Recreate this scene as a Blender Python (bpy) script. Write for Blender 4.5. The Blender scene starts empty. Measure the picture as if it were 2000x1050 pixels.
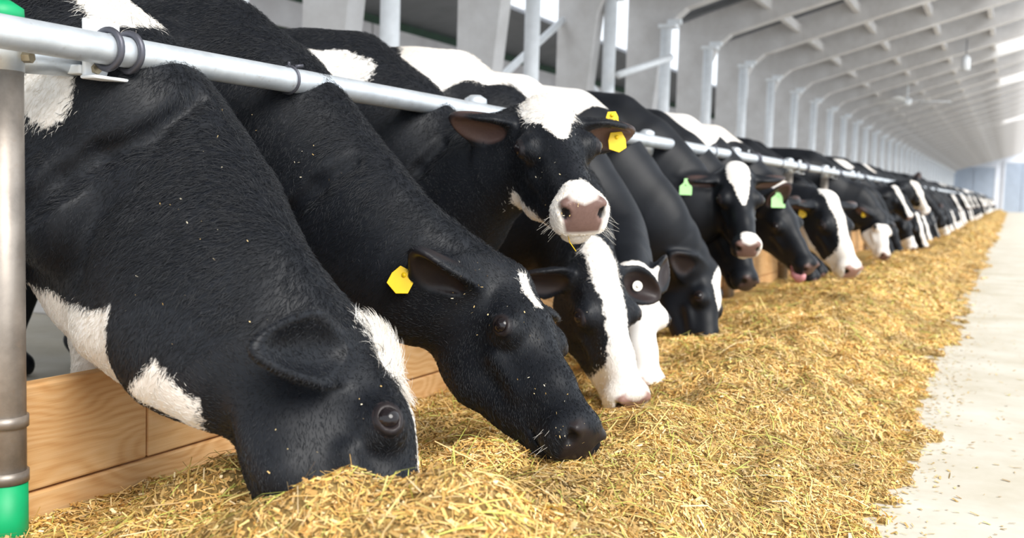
import bpy, bmesh, math, random
import numpy as np
from mathutils import Vector, Matrix

random.seed(7)
RNG = np.random.default_rng(11)
scene = bpy.context.scene
COL = scene.collection
f32 = np.float32

# ------------------------------------------------------------------ camera
# barn axis = +Y, cows face +X towards the feed alley, camera stands in the alley
F_PX, CX, CY = 2000.0, 1000.0, 525.0
_y = np.array([975.0, -130.0, F_PX]); _y /= np.linalg.norm(_y)
_a = 0.03
_z = np.array([_a, -1.0, -(-_y[1] + _y[0] * _a) / _y[2]]); _z /= np.linalg.norm(_z)
_x = np.cross(_y, _z)
W2C = np.stack([_x, _y, _z])                 # world = W2C @ cam (x right, y down, z forward)
CAM = np.array([1.8, 0.0, 0.85])

def view_point(px, py, X):
    """world point where the sight line through a reading of the photograph meets the plane x = X"""
    d = W2C @ np.array([px - CX, py - CY, F_PX])
    return CAM + (X - CAM[0]) / d[0] * d

cam_data = bpy.data.cameras.new('camera')
cam_data.sensor_width = 36.0
cam_data.lens = 36.0 * F_PX / 2000.0
cam_data.clip_start = 0.05
cam_data.clip_end = 400
cam = bpy.data.objects.new('camera', cam_data); COL.objects.link(cam)
_r, _d, _f = W2C[:, 0], W2C[:, 1], W2C[:, 2]
cam.matrix_world = Matrix(((_r[0], -_d[0], -_f[0], CAM[0]), (_r[1], -_d[1], -_f[1], CAM[1]),
                           (_r[2], -_d[2], -_f[2], CAM[2]), (0, 0, 0, 1)))
cam_data.dof.use_dof = True
cam_data.dof.focus_distance = 2.55
cam_data.dof.aperture_fstop = 3.2
scene.camera = cam

# ------------------------------------------------------------------ world, sun, exposure
world = bpy.data.worlds.new('world'); scene.world = world; world.use_nodes = True
_bg = world.node_tree.nodes['Background']
_bg.inputs[0].default_value = (0.86, 0.93, 1.0, 1); _bg.inputs[1].default_value = 1.15
sun_d = bpy.data.lights.new('sun', 'SUN'); sun_d.energy = 2.6; sun_d.angle = math.radians(35); sun_d.color = (1.0, 0.96, 0.9)
sun = bpy.data.objects.new('sun', sun_d); COL.objects.link(sun)
sun.rotation_euler = Vector((-0.75, 0.40, -0.75)).to_track_quat('-Z', 'Y').to_euler()
vs = scene.view_settings
vs.view_transform = 'Standard'; vs.look = 'None'; vs.gamma = 1.0; vs.use_curve_mapping = False
vs.exposure = 0.62

# ------------------------------------------------------------------ helpers
def tag(o, label=None, cat=None, group=None, kind=None):
    if label: o['label'] = label
    if cat: o['category'] = cat
    if group: o['group'] = group
    if kind: o['kind'] = kind
    return o

def link(o, parent=None):
    COL.objects.link(o)
    if parent is not None: o.parent = parent
    return o

def empty(name, loc=(0, 0, 0)):
    o = bpy.data.objects.new(name, None); o.location = loc; o.empty_display_size = 0.1
    return link(o)

def mesh_obj(name, bm, mat, parent=None, smooth=False, world_space=True):
    me = bpy.data.meshes.new(name); bm.to_mesh(me); bm.free()
    if smooth:
        for p in me.polygons: p.use_smooth = True
    return obj_from(name, me, mat, parent, world_space)

def obj_from(name, me, mat, parent=None, world_space=True):
    if mat is not None: me.materials.append(mat)
    o = bpy.data.objects.new(name, me); link(o, parent)
    if parent is not None and world_space:
        o.matrix_parent_inverse = Matrix.Translation(parent_world(parent)).inverted()
    return o

def parent_world(p):
    # empties stand at their base; meshes built in world space sit at the origin
    return Vector(p.location)

def add_box(bm, lo, hi):
    x0, y0, z0 = lo; x1, y1, z1 = hi
    v = [bm.verts.new(c) for c in ((x0, y0, z0), (x1, y0, z0), (x1, y1, z0), (x0, y1, z0), (x0, y0, z1), (x1, y0, z1), (x1, y1, z1), (x0, y1, z1))]
    for q in ((0, 3, 2, 1), (4, 5, 6, 7), (0, 1, 5, 4), (1, 2, 6, 5), (2, 3, 7, 6), (3, 0, 4, 7)): bm.faces.new([v[i] for i in q])

def add_tube(bm, pts, r, seg=16, caps=True):
    pts = [Vector(p) for p in pts]; rs = r if isinstance(r, (list, tuple)) else [r] * len(pts)
    rings = []; prev = None
    for i, p in enumerate(pts):
        t = (pts[min(i + 1, len(pts) - 1)] - pts[max(i - 1, 0)]).normalized()
        if prev is None:
            prev = t.orthogonal().normalized()
        n = (prev - t * prev.dot(t)).normalized(); prev = n; b = t.cross(n)
        rings.append([bm.verts.new(p + (n * math.cos(2 * math.pi * k / seg) + b * math.sin(2 * math.pi * k / seg)) * rs[i]) for k in range(seg)])
    for a, c in zip(rings, rings[1:]):
        for k in range(seg): bm.faces.new((a[k], a[(k + 1) % seg], c[(k + 1) % seg], c[k]))
    if caps:
        bm.faces.new(list(reversed(rings[0]))); bm.faces.new(rings[-1])

def add_torus(bm, c, axis, R, r, seg=24, sub=8, arc=2 * math.pi, start=None):
    axis = Vector(axis).normalized(); u = (Vector(start) if start else axis.orthogonal()).normalized(); v = axis.cross(u)
    n = seg if arc >= 6.28 else seg + 1; rings = []
    for i in range(n):
        a = arc * i / seg; d = u * math.cos(a) + v * math.sin(a)
        rings.append([bm.verts.new(Vector(c) + d * (R + r * math.cos(2 * math.pi * k / sub)) + axis * r * math.sin(2 * math.pi * k / sub)) for k in range(sub)])
    for i in range(seg if arc >= 6.28 else seg):
        a, b = rings[i], rings[(i + 1) % n]
        for k in range(sub): bm.faces.new((a[k], b[k], b[(k + 1) % sub], a[(k + 1) % sub]))

def add_prism(bm, poly, off):
    """solid between polygon poly (3D points) and the same moved by off"""
    off = Vector(off); a = [bm.verts.new(p) for p in poly]; b = [bm.verts.new(Vector(p) + off) for p in poly]
    bm.faces.new(list(reversed(a))); bm.faces.new(b); n = len(a)
    for i in range(n): bm.faces.new((a[i], a[(i + 1) % n], b[(i + 1) % n], b[i]))
    bmesh.ops.recalc_face_normals(bm, faces=bm.faces[:])

def bevel(o, w=0.004, seg=2):
    m = o.modifiers.new('bevel', 'BEVEL'); m.width = w; m.segments = seg; m.limit_method = 'ANGLE'

# ------------------------------------------------------------------ materials
def new_mat(name):
    m = bpy.data.materials.new(name); m.use_nodes = True
    nt = m.node_tree; b = nt.nodes['Principled BSDF']
    return m, nt, b

def N(nt, kind, **kw):
    n = nt.nodes.new(kind)
    for k, v in kw.items(): setattr(n, k, v)
    return n

def noise(nt, scale, detail=4, rough=0.55, coord=None, vscale=None):
    n = N(nt, 'ShaderNodeTexNoise'); n.inputs['Scale'].default_value = scale; n.inputs['Detail'].default_value = detail; n.inputs['Roughness'].default_value = rough
    if coord is None:
        tc = N(nt, 'ShaderNodeTexCoord'); coord = tc.outputs['Object']
    if vscale:
        mp = N(nt, 'ShaderNodeMapping'); mp.inputs['Scale'].default_value = vscale; nt.links.new(coord, mp.inputs[0]); coord = mp.outputs[0]
    nt.links.new(coord, n.inputs['Vector'])
    return n

def ramp(nt, src, stops):
    r = N(nt, 'ShaderNodeValToRGB'); el = r.color_ramp.elements
    while len(el) < len(stops): el.new(0.5)
    for e, (p, c) in zip(el, stops): e.position = p; e.color = (*c, 1)
    nt.links.new(src, r.inputs[0]); return r

def bump(nt, b, src, strength=0.3, dist=0.01):
    n = N(nt, 'ShaderNodeBump'); n.inputs['Strength'].default_value = strength; n.inputs['Distance'].default_value = dist
    nt.links.new(src, n.inputs['Height']); nt.links.new(n.outputs[0], b.inputs['Normal']); return n

def simple_mat(name, col, rough=0.6, metal=0.0, var=0.12, scale=12.0, bmp=0.0, vscale=None):
    m, nt, b = new_mat(name)
    n = noise(nt, scale, vscale=vscale)
    lo = tuple(c * (1 - var) for c in col); hi = tuple(min(1, c * (1 + var)) for c in col)
    r = ramp(nt, n.outputs['Fac'], [(0.3, lo), (0.7, hi)])
    nt.links.new(r.outputs[0], b.inputs['Base Color'])
    b.inputs['Roughness'].default_value = rough; b.inputs['Metallic'].default_value = metal
    if bmp: bump(nt, b, n.outputs['Fac'], bmp)
    return m

def mix_rgb(nt, fac, a, b):
    m = N(nt, 'ShaderNodeMix', data_type='RGBA')
    if hasattr(fac, 'links'): nt.links.new(fac, m.inputs[0])
    else: m.inputs[0].default_value = fac
    for s, v in ((6, a), (7, b)):
        if hasattr(v, 'links'): nt.links.new(v, m.inputs[s])
        else: m.inputs[s].default_value = (*v, 1)
    return m.outputs[2]

def mathn(nt, op, a, b=None, clamp=False):
    m = N(nt, 'ShaderNodeMath', operation=op); m.use_clamp = clamp
    for i, v in enumerate((a, b)):
        if v is None: continue
        if hasattr(v, 'links'): nt.links.new(v, m.inputs[i])
        else: m.inputs[i].default_value = v
    return m.outputs[0]

def attr(nt, name):
    a = N(nt, 'ShaderNodeAttribute'); a.attribute_name = name; return a

def coat_mat():
    """black and white cow hide: attributes w (white patch distance), k (bare skin distance), p (pinkness)"""
    m, nt, b = new_mat('cow_hide')
    tc = N(nt, 'ShaderNodeTexCoord'); co = tc.outputs['Object']
    edge = noise(nt, 60, 3, coord=co)
    w = mathn(nt, 'ADD', attr(nt, 'w').outputs['Fac'], mathn(nt, 'MULTIPLY', mathn(nt, 'SUBTRACT', edge.outputs['Fac'], 0.5), 0.03))
    wf = mathn(nt, 'ADD', mathn(nt, 'MULTIPLY', w, 160.0), 0.5, clamp=True)
    n1 = noise(nt, 5, 5, coord=co); n2 = noise(nt, 140, 3, coord=co)
    blk = ramp(nt, n1.outputs['Fac'], [(0.3, (0.0050, 0.0060, 0.0085)), (0.7, (0.0105, 0.012, 0.016))]).outputs[0]
    wht = ramp(nt, n1.outputs['Fac'], [(0.3, (0.78, 0.70, 0.62)), (0.6, (0.88, 0.85, 0.81))]).outputs[0]
    coat = mix_rgb(nt, wf, blk, wht)
    k = mathn(nt, 'ADD', mathn(nt, 'MULTIPLY', attr(nt, 'k').outputs['Fac'], 90.0), 0.5, clamp=True)
    skin = mix_rgb(nt, mathn(nt, 'ADD', attr(nt, 'p').outputs['Fac'], 0.0, clamp=True), (0.014, 0.012, 0.013), (0.46, 0.27, 0.225))
    skin = mix_rgb(nt, mathn(nt, 'MULTIPLY', n2.outputs['Fac'], 0.5), skin, mix_rgb(nt, 0.6, skin, (0.01, 0.008, 0.008)))
    nt.links.new(mix_rgb(nt, k, coat, skin), b.inputs['Base Color'])
    r = N(nt, 'ShaderNodeMix'); nt.links.new(k, r.inputs[0]); r.inputs[2].default_value = 0.46; r.inputs[3].default_value = 0.34
    nt.links.new(r.outputs[0], b.inputs['Roughness'])
    b.inputs['Sheen Weight'].default_value = 0.015; b.inputs['Specular IOR Level'].default_value = 0.22; b.inputs['Sheen Roughness'].default_value = 0.4
    b.inputs['Sheen Tint'].default_value = (0.75, 0.85, 1, 1)
    fur = noise(nt, 1.0, 4, 0.6, coord=co, vscale=(55, 240, 90))
    bump(nt, b, fur.outputs['Fac'], 0.15, 0.003)
    return m

def fur_mat():
    m, nt, b = new_mat('cow_fur')
    wf = attr(nt, 'fw').outputs['Fac']; v = attr(nt, 'fv').outputs['Fac']
    blk = mix_rgb(nt, v, (0.0050, 0.0060, 0.0085), (0.015, 0.0165, 0.021))
    wht = mix_rgb(nt, v, (0.70, 0.63, 0.55), (0.90, 0.88, 0.84))
    nt.links.new(mix_rgb(nt, wf, blk, wht), b.inputs['Base Color'])
    b.inputs['Roughness'].default_value = 0.42; b.inputs['Specular IOR Level'].default_value = 0.4
    return m

def straw_mat():
    m, nt, b = new_mat('feed_straw')
    a = attr(nt, 'col'); n = noise(nt, 90, 3)
    c = mix_rgb(nt, mathn(nt, 'MULTIPLY', n.outputs['Fac'], 0.35), a.outputs['Color'], (0.42, 0.27, 0.08))
    nt.links.new(c, b.inputs['Base Color']); b.inputs['Roughness'].default_value = 0.6
    return m

def feed_base_mat():
    m, nt, b = new_mat('feed_base')
    n = noise(nt, 70, 6, 0.7)
    r = ramp(nt, n.outputs['Fac'], [(0.25, (0.16, 0.09, 0.02)), (0.5, (0.44, 0.28, 0.08)), (0.75, (0.68, 0.49, 0.19))])
    nt.links.new(r.outputs[0], b.inputs['Base Color']); b.inputs['Roughness'].default_value = 0.8
    bump(nt, b, n.outputs['Fac'], 0.9, 0.02)
    return m

def galv_mat(name, base=(0.74, 0.79, 0.84), dirt=0.22):
    m, nt, b = new_mat(name)
    n = noise(nt, 9, 6, 0.65); n2 = noise(nt, 40, 4)
    r = ramp(nt, n.outputs['Fac'], [(0.32, tuple(c * (1 - dirt) for c in base)), (0.6, base), (0.8, tuple(min(1, c * 1.15) for c in base))])
    st = ramp(nt, n2.outputs['Fac'], [(0.62, (0, 0, 0)), (0.78, (0.5, 0.5, 0.5))])
    nt.links.new(mix_rgb(nt, mathn(nt, 'MULTIPLY', st.outputs[0], 0.8), r.outputs[0], (0.30, 0.22, 0.16)), b.inputs['Base Color'])
    b.inputs['Metallic'].default_value = 0.55; b.inputs['Roughness'].default_value = 0.42
    bump(nt, b, n2.outputs['Fac'], 0.08, 0.003)
    return m

def wood_mat():
    m, nt, b = new_mat('pine_board')
    oi = N(nt, 'ShaderNodeObjectInfo'); tc = N(nt, 'ShaderNodeTexCoord')
    add = N(nt, 'ShaderNodeVectorMath', operation='ADD'); nt.links.new(tc.outputs['Object'], add.inputs[0])
    sc = N(nt, 'ShaderNodeVectorMath', operation='SCALE'); sc.inputs[0].default_value = (3, 7, 5); nt.links.new(oi.outputs['Random'], sc.inputs['Scale']); nt.links.new(sc.outputs[0], add.inputs[1])
    warp = noise(nt, 3, 2, coord=add.outputs[0], vscale=(1, 0.6, 1.5))
    wv = N(nt, 'ShaderNodeTexWave', wave_type='BANDS', bands_direction='Z'); wv.inputs['Scale'].default_value = 9; wv.inputs['Distortion'].default_value = 0
    off = N(nt, 'ShaderNodeVectorMath', operation='MULTIPLY_ADD'); nt.links.new(warp.outputs['Color'], off.inputs[0]); off.inputs[1].default_value = (0, 0, 0.55); nt.links.new(add.outputs[0], off.inputs[2])
    nt.links.new(off.outputs[0], wv.inputs['Vector'])
    fine = noise(nt, 1, 4, coord=add.outputs[0], vscale=(40, 5, 120))
    mixv = mathn(nt, 'ADD', mathn(nt, 'MULTIPLY', wv.outputs['Fac'], 0.28), mathn(nt, 'MULTIPLY', fine.outputs['Fac'], 0.72))
    r = ramp(nt, mixv, [(0.2, (0.60, 0.31, 0.11)), (0.5, (0.74, 0.44, 0.19)), (0.8, (0.80, 0.52, 0.26))])
    big = noise(nt, 2.2, 3, coord=add.outputs[0])
    dk = ramp(nt, big.outputs['Fac'], [(0.45, (0, 0, 0)), (0.75, (0.6, 0.6, 0.6))])
    nt.links.new(mix_rgb(nt, dk.outputs[0], r.outputs[0], (0.36, 0.16, 0.055)), b.inputs['Base Color'])
    b.inputs['Roughness'].default_value = 0.65
    bump(nt, b, fine.outputs['Fac'], 0.25, 0.004)
    return m

def concrete_mat(name, a, c, scale=1.2, rough=0.75):
    m, nt, b = new_mat(name)
    n = noise(nt, scale, 8, 0.65); n2 = noise(nt, scale * 14, 4)
    r = ramp(nt, n.outputs['Fac'], [(0.3, a), (0.68, c)])
    nt.links.new(mix_rgb(nt, mathn(nt, 'MULTIPLY', n2.outputs['Fac'], 0.25), r.outputs[0], a), b.inputs['Base Color'])
    b.inputs['Roughness'].default_value = rough
    bump(nt, b, n2.outputs['Fac'], 0.15, 0.01)
    return m

M = dict(
    coat=coat_mat(), fur=fur_mat(), straw=straw_mat(), feed=feed_base_mat(), galv=galv_mat('galvanised_pipe'),
    galv2=galv_mat('weathered_pipe', (0.36, 0.315, 0.275), 0.4), wood=wood_mat(),
    floor=concrete_mat('alley_concrete', (0.50, 0.44, 0.33), (0.70, 0.66, 0.58), 1.6),
    frame=concrete_mat('frame_concrete', (0.58, 0.55, 0.53), (0.79, 0.77, 0.76), 2.0),
    white=simple_mat('white_paint', (0.90, 0.92, 0.94), 0.5, var=0.05),
    roof=simple_mat('roof_sheet', (0.17, 0.18, 0.20), 0.7, scale=3),
    green=simple_mat('green_tape', (0.0, 0.36, 0.13), 0.5),
    dark=simple_mat('dark_steel', (0.10, 0.10, 0.12), 0.45, 0.6),
    bolt=simple_mat('brass_bolt', (0.40, 0.33, 0.22), 0.4, 0.7),
    yellow=simple_mat('yellow_tag', (0.90, 0.58, 0.0), 0.45, var=0.06, scale=30),
    lime=simple_mat('green_tag', (0.42, 0.78, 0.33), 0.5, var=0.06, scale=30),
    teal=simple_mat('teal_tag', (0.02, 0.40, 0.36), 0.5),
    ivory=simple_mat('ivory_button', (0.86, 0.82, 0.74), 0.5),
    wall=simple_mat('end_wall_haze_tint', (0.80, 0.83, 0.90), 0.7, var=0.04, scale=1),  # pale blue white carries the far-end haze in the wall colour
    door=simple_mat('blue_grey_door', (0.44, 0.51, 0.62), 0.6, var=0.06, scale=2),
    sidewall=concrete_mat('side_panel', (0.54, 0.51, 0.51), (0.72, 0.70, 0.70), 1.5),
    brownbeam=simple_mat('brown_beam', (0.34, 0.24, 0.19), 0.8, scale=4),
    shade=simple_mat('dark_green_backing', (0.05, 0.09, 0.06), 0.9, scale=6),  # plain backing sheet standing in for dark trees beyond the gaps
    tongue=simple_mat('tongue', (0.62, 0.27, 0.28), 0.35),
)
def eye_mat():
    m, nt, b = new_mat('eye_ball'); b.inputs['Base Color'].default_value = (0.012, 0.009, 0.010, 1)
    b.inputs['Roughness'].default_value = 0.05; b.inputs['Specular IOR Level'].default_value = 0.4; return m
M['eye'] = eye_mat()
def pane_glow_mat():
    m, nt, b = new_mat('skylight_glow'); b.inputs['Emission Color'].default_value = (0.95, 0.98, 1, 1); b.inputs['Emission Strength'].default_value = 2.2
    b.inputs['Base Color'].default_value = (0.9, 0.9, 0.9, 1); return m
M['lamp'] = pane_glow_mat()  # skylight panes emit by themselves, in place of sky above the closed roof

# ------------------------------------------------------------------ the barn
def structure(o, label=None): return tag(o, label, kind='structure')

bm = bmesh.new(); add_box(bm, (-8.0, -3.0, -0.1), (6.0, 101.0, 0.0))
structure(mesh_obj('floor', bm, M['floor']), 'pale concrete floor of the feed alley dusted with chaff')

FRAME_Y = [6.9 + 2.6 * k for k in range(-1, 36)]
SL = 0.30                                     # roof slope
prof = [(-3.52, 0), (-3.22, 0), (-3.17, 1.3), (-2.98, 3.05), (-2.86, 3.32), (-2.62, 3.53), (2.5, 3.53 + SL * 5.12), (2.5, 5.52), (-3.0, 3.90), (-3.52, 3.72)]
bm = bmesh.new(); add_prism(bm, [(x, 0, z) for x, z in prof], (0, 0.24, 0))
frame0 = mesh_obj('concrete_frame', bm, M['frame']); bevel(frame0, 0.012)
ORD = ['first', 'second', 'third', 'fourth', 'fifth', 'sixth', 'seventh', 'eighth', 'ninth', 'tenth']
for i, y in enumerate(FRAME_Y):
    o = frame0 if i == 0 else link(frame0.copy())
    o.location = (0, y, 0); structure(o)
    o['label'] = 'grey concrete portal frame, %s in the row behind the cows' % ORD[i] if i < 10 else 'grey concrete portal frame far down the barn'
    o['group'] = 'concrete portal frames'

# outer side wall: added dark green backing for trees outside, behind pale horizontal panels
bm = bmesh.new(); add_box(bm, (-6.9, -3, 0), (-6.75, 100, 3.3))
wl = structure(mesh_obj('wall_left', bm, M['shade']), 'outer side wall of pale horizontal panels over dark green gaps')
bands = [(0.0, 1.05, 'sidewall'), (1.22, 1.62, 'sidewall'), (1.66, 1.74, 'brownbeam'), (1.98, 2.42, 'sidewall'), (2.46, 2.56, 'brownbeam'), (2.80, 3.15, 'sidewall')]
cache = {}
for (z0, z1, mt) in bands:
    bm = bmesh.new(); add_box(bm, (-0.03, 0.02, 0), (0.03, 5.18, z1 - z0)); me = bpy.data.meshes.new('panel'); bm.to_mesh(me); bm.free(); me.materials.append(M[mt])
    for k in range(20):
        o = link(bpy.data.objects.new('panel', me), wl); o.location = (-6.68 + (0.05 if mt == 'brownbeam' else 0.0), -3 + 5.2 * k, z0)

# roof: dark sheet over purlins
bm = bmesh.new(); add_prism(bm, [(-3.7, -3, 3.80), (2.2, -3, 5.50), (2.2, -3, 5.56), (-3.7, -3, 3.86)], (0, 103.4, 0))
add_prism(bm, [(-7.1, -3, 3.25), (-5.2, -3, 3.55), (-5.2, -3, 3.61), (-7.1, -3, 3.31)], (0, 103.4, 0))  # aisle roof strip, narrowed to shade the wall yet let sky onto columns
ceil = structure(mesh_obj('ceiling', bm, M['roof']), 'dark sheet roof carried on concrete purlins')
bm = bmesh.new(); add_box(bm, (-0.045, -2.4, -0.08), (0.045, 100, 0.08)); pm = bpy.data.meshes.new('purlin'); bm.to_mesh(pm); bm.free(); pm.materials.append(M['frame'])
for x in (-2.0, -0.95, 0.1, 1.15):
    o = link(bpy.data.objects.new('purlin', pm), ceil); o.location = (x, 0, 3.53 + SL * (x + 2.62) + 0.27)

# end wall with two doors
bm = bmesh.new(); add_prism(bm, [(-6.8, 100, 0), (4.6, 100, 0), (4.6, 100, 6.3), (-3.5, 100, 3.9), (-6.8, 100, 3.9)], (0, 0.25, 0))
structure(mesh_obj('wall_end', bm, M['wall']), 'pale haze-tinted blue white gable wall closing the far end')
for i, (x0, x1, zt) in enumerate(((-3.10, 0.38, 3.88), (1.18, 3.9, 4.28))):
    d = structure(empty('door_%d' % (i + 1), ((x0 + x1) / 2, 99.95, 0)), ['blue grey double door in the far gable wall', 'taller blue grey door at the alley end'][i])
    mid = (x0 + x1) / 2
    for a, b_ in ((x0, mid - 0.03), (mid + 0.03, x1)):
        bm = bmesh.new(); add_box(bm, (a, 99.90, 0), (b_, 99.98, zt)); mesh_obj('leaf', bm, M['door'], d)
    bm = bmesh.new(); add_box(bm, (x0 - 0.15, 99.88, 0), (x0, 100, zt + 0.15)); add_box(bm, (x1, 99.88, 0), (x1 + 0.15, 100, zt + 0.15)); add_box(bm, (x0, 99.88, zt), (x1, 100, zt + 0.15))
    mesh_obj('frame', bm, M['wall'], d)

# white steel posts standing beside the frames, and bracing behind them
post_y = [5.35, 7.2, 9.95, 12.25, 14.55, 16.85, 19.35, 21.8] + [24.4 + 2.6 * k for k in range(29)]
bm = bmesh.new(); add_tube(bm, [(0, 0, 0), (0, 0, 3.22)], 0.082, 18); pshaft = bpy.data.meshes.new('shaft'); bm.to_mesh(pshaft); bm.free(); pshaft.materials.append(M['white'])
for p in pshaft.polygons: p.use_smooth = len(p.vertices) == 4
bm = bmesh.new(); add_box(bm, (-0.10, -0.10, 3.22), (0.16, 0.10, 3.27)); add_box(bm, (0.02, -0.04, 3.27), (0.22, 0.04, 3.34)); pcap = bpy.data.meshes.new('cap'); bm.to_mesh(pcap); bm.free(); pcap.materials.append(M['white'])
bm = bmesh.new(); add_box(bm, (-0.12, -0.12, 0), (0.12, 0.12, 0.015)); pbase = bpy.data.meshes.new('base_plate'); bm.to_mesh(pbase); bm.free(); pbase.materials.append(M['white'])
for i, y in enumerate(post_y):
    r = empty('steel_post', (-2.86, y, 0))
    tag(r, 'white round steel post, %s from the camera along the concrete columns' % ORD[i] if i < 8 else 'white round steel post far down the barn', 'post', 'white steel posts')
    for nm, me in (('shaft', pshaft), ('cap', pcap), ('base_plate', pbase)): link(bpy.data.objects.new(nm, me), r)
braces = [((-3.45, 9.7, 1.70), (-3.45, 12.15, 3.0), 'white diagonal brace rising between the second and third columns'),
          ((-2.6, 11.9, 2.25), (-2.35, 13.2, 2.62), 'short bright white bar sticking out beside the third column'),
          ((-3.45, 12.3, 2.60), (-3.45, 14.75, 1.65), 'thin white brace sloping down behind the third white post'),
          ((-3.45, 7.1, 1.56), (-3.45, 9.55, 1.58), 'white horizontal bar between the first two columns')]
for a, b_, lb in braces:
    bm = bmesh.new(); add_tube(bm, [a, tuple((p + q) / 2 for p, q in zip(a, b_)), b_], 0.045, 12); o = mesh_obj('brace_bar', bm, M['white'], smooth=True)
    tag(o, lb, 'brace')

# ------------------------------------------------------------------ glowing skylights, pendant lamp and fan
def roof_z(x): return 3.53 + SL * (x + 2.62)
for i, y0 in enumerate((28.0, 35.8, 54.0)):
    w_ = structure(empty('window_%d' % (i + 1), (1.65, y0 + 1.05, 5.2)), 'bright skylight pane between rafters, %s from the camera' % ORD[i])
    zr = lambda x: 3.80 + 0.288 * (x + 3.7)
    bm = bmesh.new(); add_prism(bm, [(1.12, y0, zr(1.12) - 0.05), (2.18, y0, zr(2.18) - 0.05), (2.18, y0, zr(2.18) - 0.02), (1.12, y0, zr(1.12) - 0.02)], (0, 2.1, 0)); mesh_obj('pane', bm, M['lamp'], w_)
    bm = bmesh.new(); add_prism(bm, [(1.06, y0, zr(1.06) - 0.08), (1.12, y0, zr(1.12) - 0.08), (1.12, y0, zr(1.12)), (1.06, y0, zr(1.06))], (0, 2.1, 0)); mesh_obj('frame', bm, M['white'], w_)
r = empty('pendant_lamp', (0.60, 27.4, 4.0)); tag(r, 'small white pendant lamp hanging on a thin cord', 'lamp')
bm = bmesh.new(); add_tube(bm, [(0.6, 27.4, 4.02), (0.6, 27.4, 4.3), (0.6, 27.4, 4.38)], [0.11, 0.10, 0.03], 14); mesh_obj('shade', bm, M['white'], r, True)
bm = bmesh.new(); add_tube(bm, [(0.6, 27.4, 4.38), (0.6, 27.4, 4.75)], 0.012, 6); mesh_obj('cord', bm, M['dark'], r)
fx, fy, fz = -1.15, 32.6, 3.78
r = empty('ceiling_fan', (fx, fy, fz)); tag(r, 'white three-bladed ceiling fan below the rafters', 'fan')
bm = bmesh.new(); add_tube(bm, [(fx, fy, fz - 0.16), (fx, fy, fz - 0.12), (fx, fy, fz + 0.02), (fx, fy, fz + 0.08)], [0.07, 0.12, 0.13, 0.04], 16); mesh_obj('hub', bm, M['white'], r, True)
bm = bmesh.new(); add_tube(bm, [(fx, fy, fz + 0.08), (fx, fy, roof_z(fx) + 0.25)], 0.02, 8); mesh_obj('rod', bm, M['white'], r)
for ang in (20, 140, 260):
    a = math.radians(ang); d = Vector((math.cos(a), math.sin(a), 0)); s = Vector((-d.y, d.x, 0.25)) * 0.09; c = Vector((fx, fy, fz - 0.03))
    bm = bmesh.new(); add_prism(bm, [c + d * 0.1 - s * 0.6, c + d * 1.25 - s, c + d * 1.25 + s, c + d * 0.1 + s * 0.6], (0, 0, 0.012)); mesh_obj('blade', bm, M['white'], r)

# ------------------------------------------------------------------ wooden kerb of planks
BX = -0.16
kerb = empty('plank_kerb', (BX, 1.0, 0)); tag(kerb, 'low kerb of orange pine planks below the cows', 'kerb')
zj = view_point(35, 970, BX)[2]; zt = view_point(40, 755, BX)[2]; yj = view_point(288, 850, BX)[1]
def plank(y0, y1, z0, z1, off=0.0):
    bm = bmesh.new(); add_box(bm, (BX - 0.05 + off, y0, z0), (BX + off, y1, z1)); o = mesh_obj('plank', bm, M['wood'], kerb); bevel(o, 0.006, 2)
LEN = 2.15
for k in range(-2, 7):
    plank(yj + LEN * k + 0.003, yj + LEN * (k + 1) - 0.003, zj + 0.004, zt, random.uniform(-0.003, 0.003))
    plank(yj + 0.9 + LEN * (k - 1) + 0.003, yj + 0.9 + LEN * k - 0.003, zj - 0.225, zj - 0.002, random.uniform(-0.003, 0.003))
plank(yj + LEN * 7 + 0.003, 99, zj + 0.004, zt); plank(yj + 0.9 + LEN * 6 + 0.003, 99, zj - 0.225, zj - 0.002)

# ------------------------------------------------------------------ neck rail and its posts
RZ, RR = 1.125, 0.034
rail = empty('neck_rail', (0, 1.4, RZ)); tag(rail, 'long galvanised pipe rail running above the cow necks', 'rail')
bm = bmesh.new(); add_tube(bm, [(0, -0.6 + 0.0 * i, RZ) if i == 0 else (0, y, RZ) for i, y in enumerate([0, 1, 2, 4, 8, 16, 32, 64, 98])], RR, 28); mesh_obj('pipe', bm, M['galv'], rail, True)
for y in (2.28, 6.7, 8.9, 9.6, 10.9, 12.2, 13.6, 15.4):
    bm = bmesh.new(); add_torus(bm, (0, y, RZ), (0, 1, 0), RR + 0.003, 0.004, 28, 8)
    c = Vector((0.012, y, RZ + RR + 0.004))
    add_tube(bm, [c + Vector((0, -0.012, 0)), c + Vector((0.012, -0.03, 0.004))], 0.004, 8); add_tube(bm, [c + Vector((0, 0.012, 0)), c + Vector((0.012, 0.032, 0.004))], 0.004, 8)
    mesh_obj('clip', bm, M['dark'], rail, True)
PX = -0.11
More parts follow.
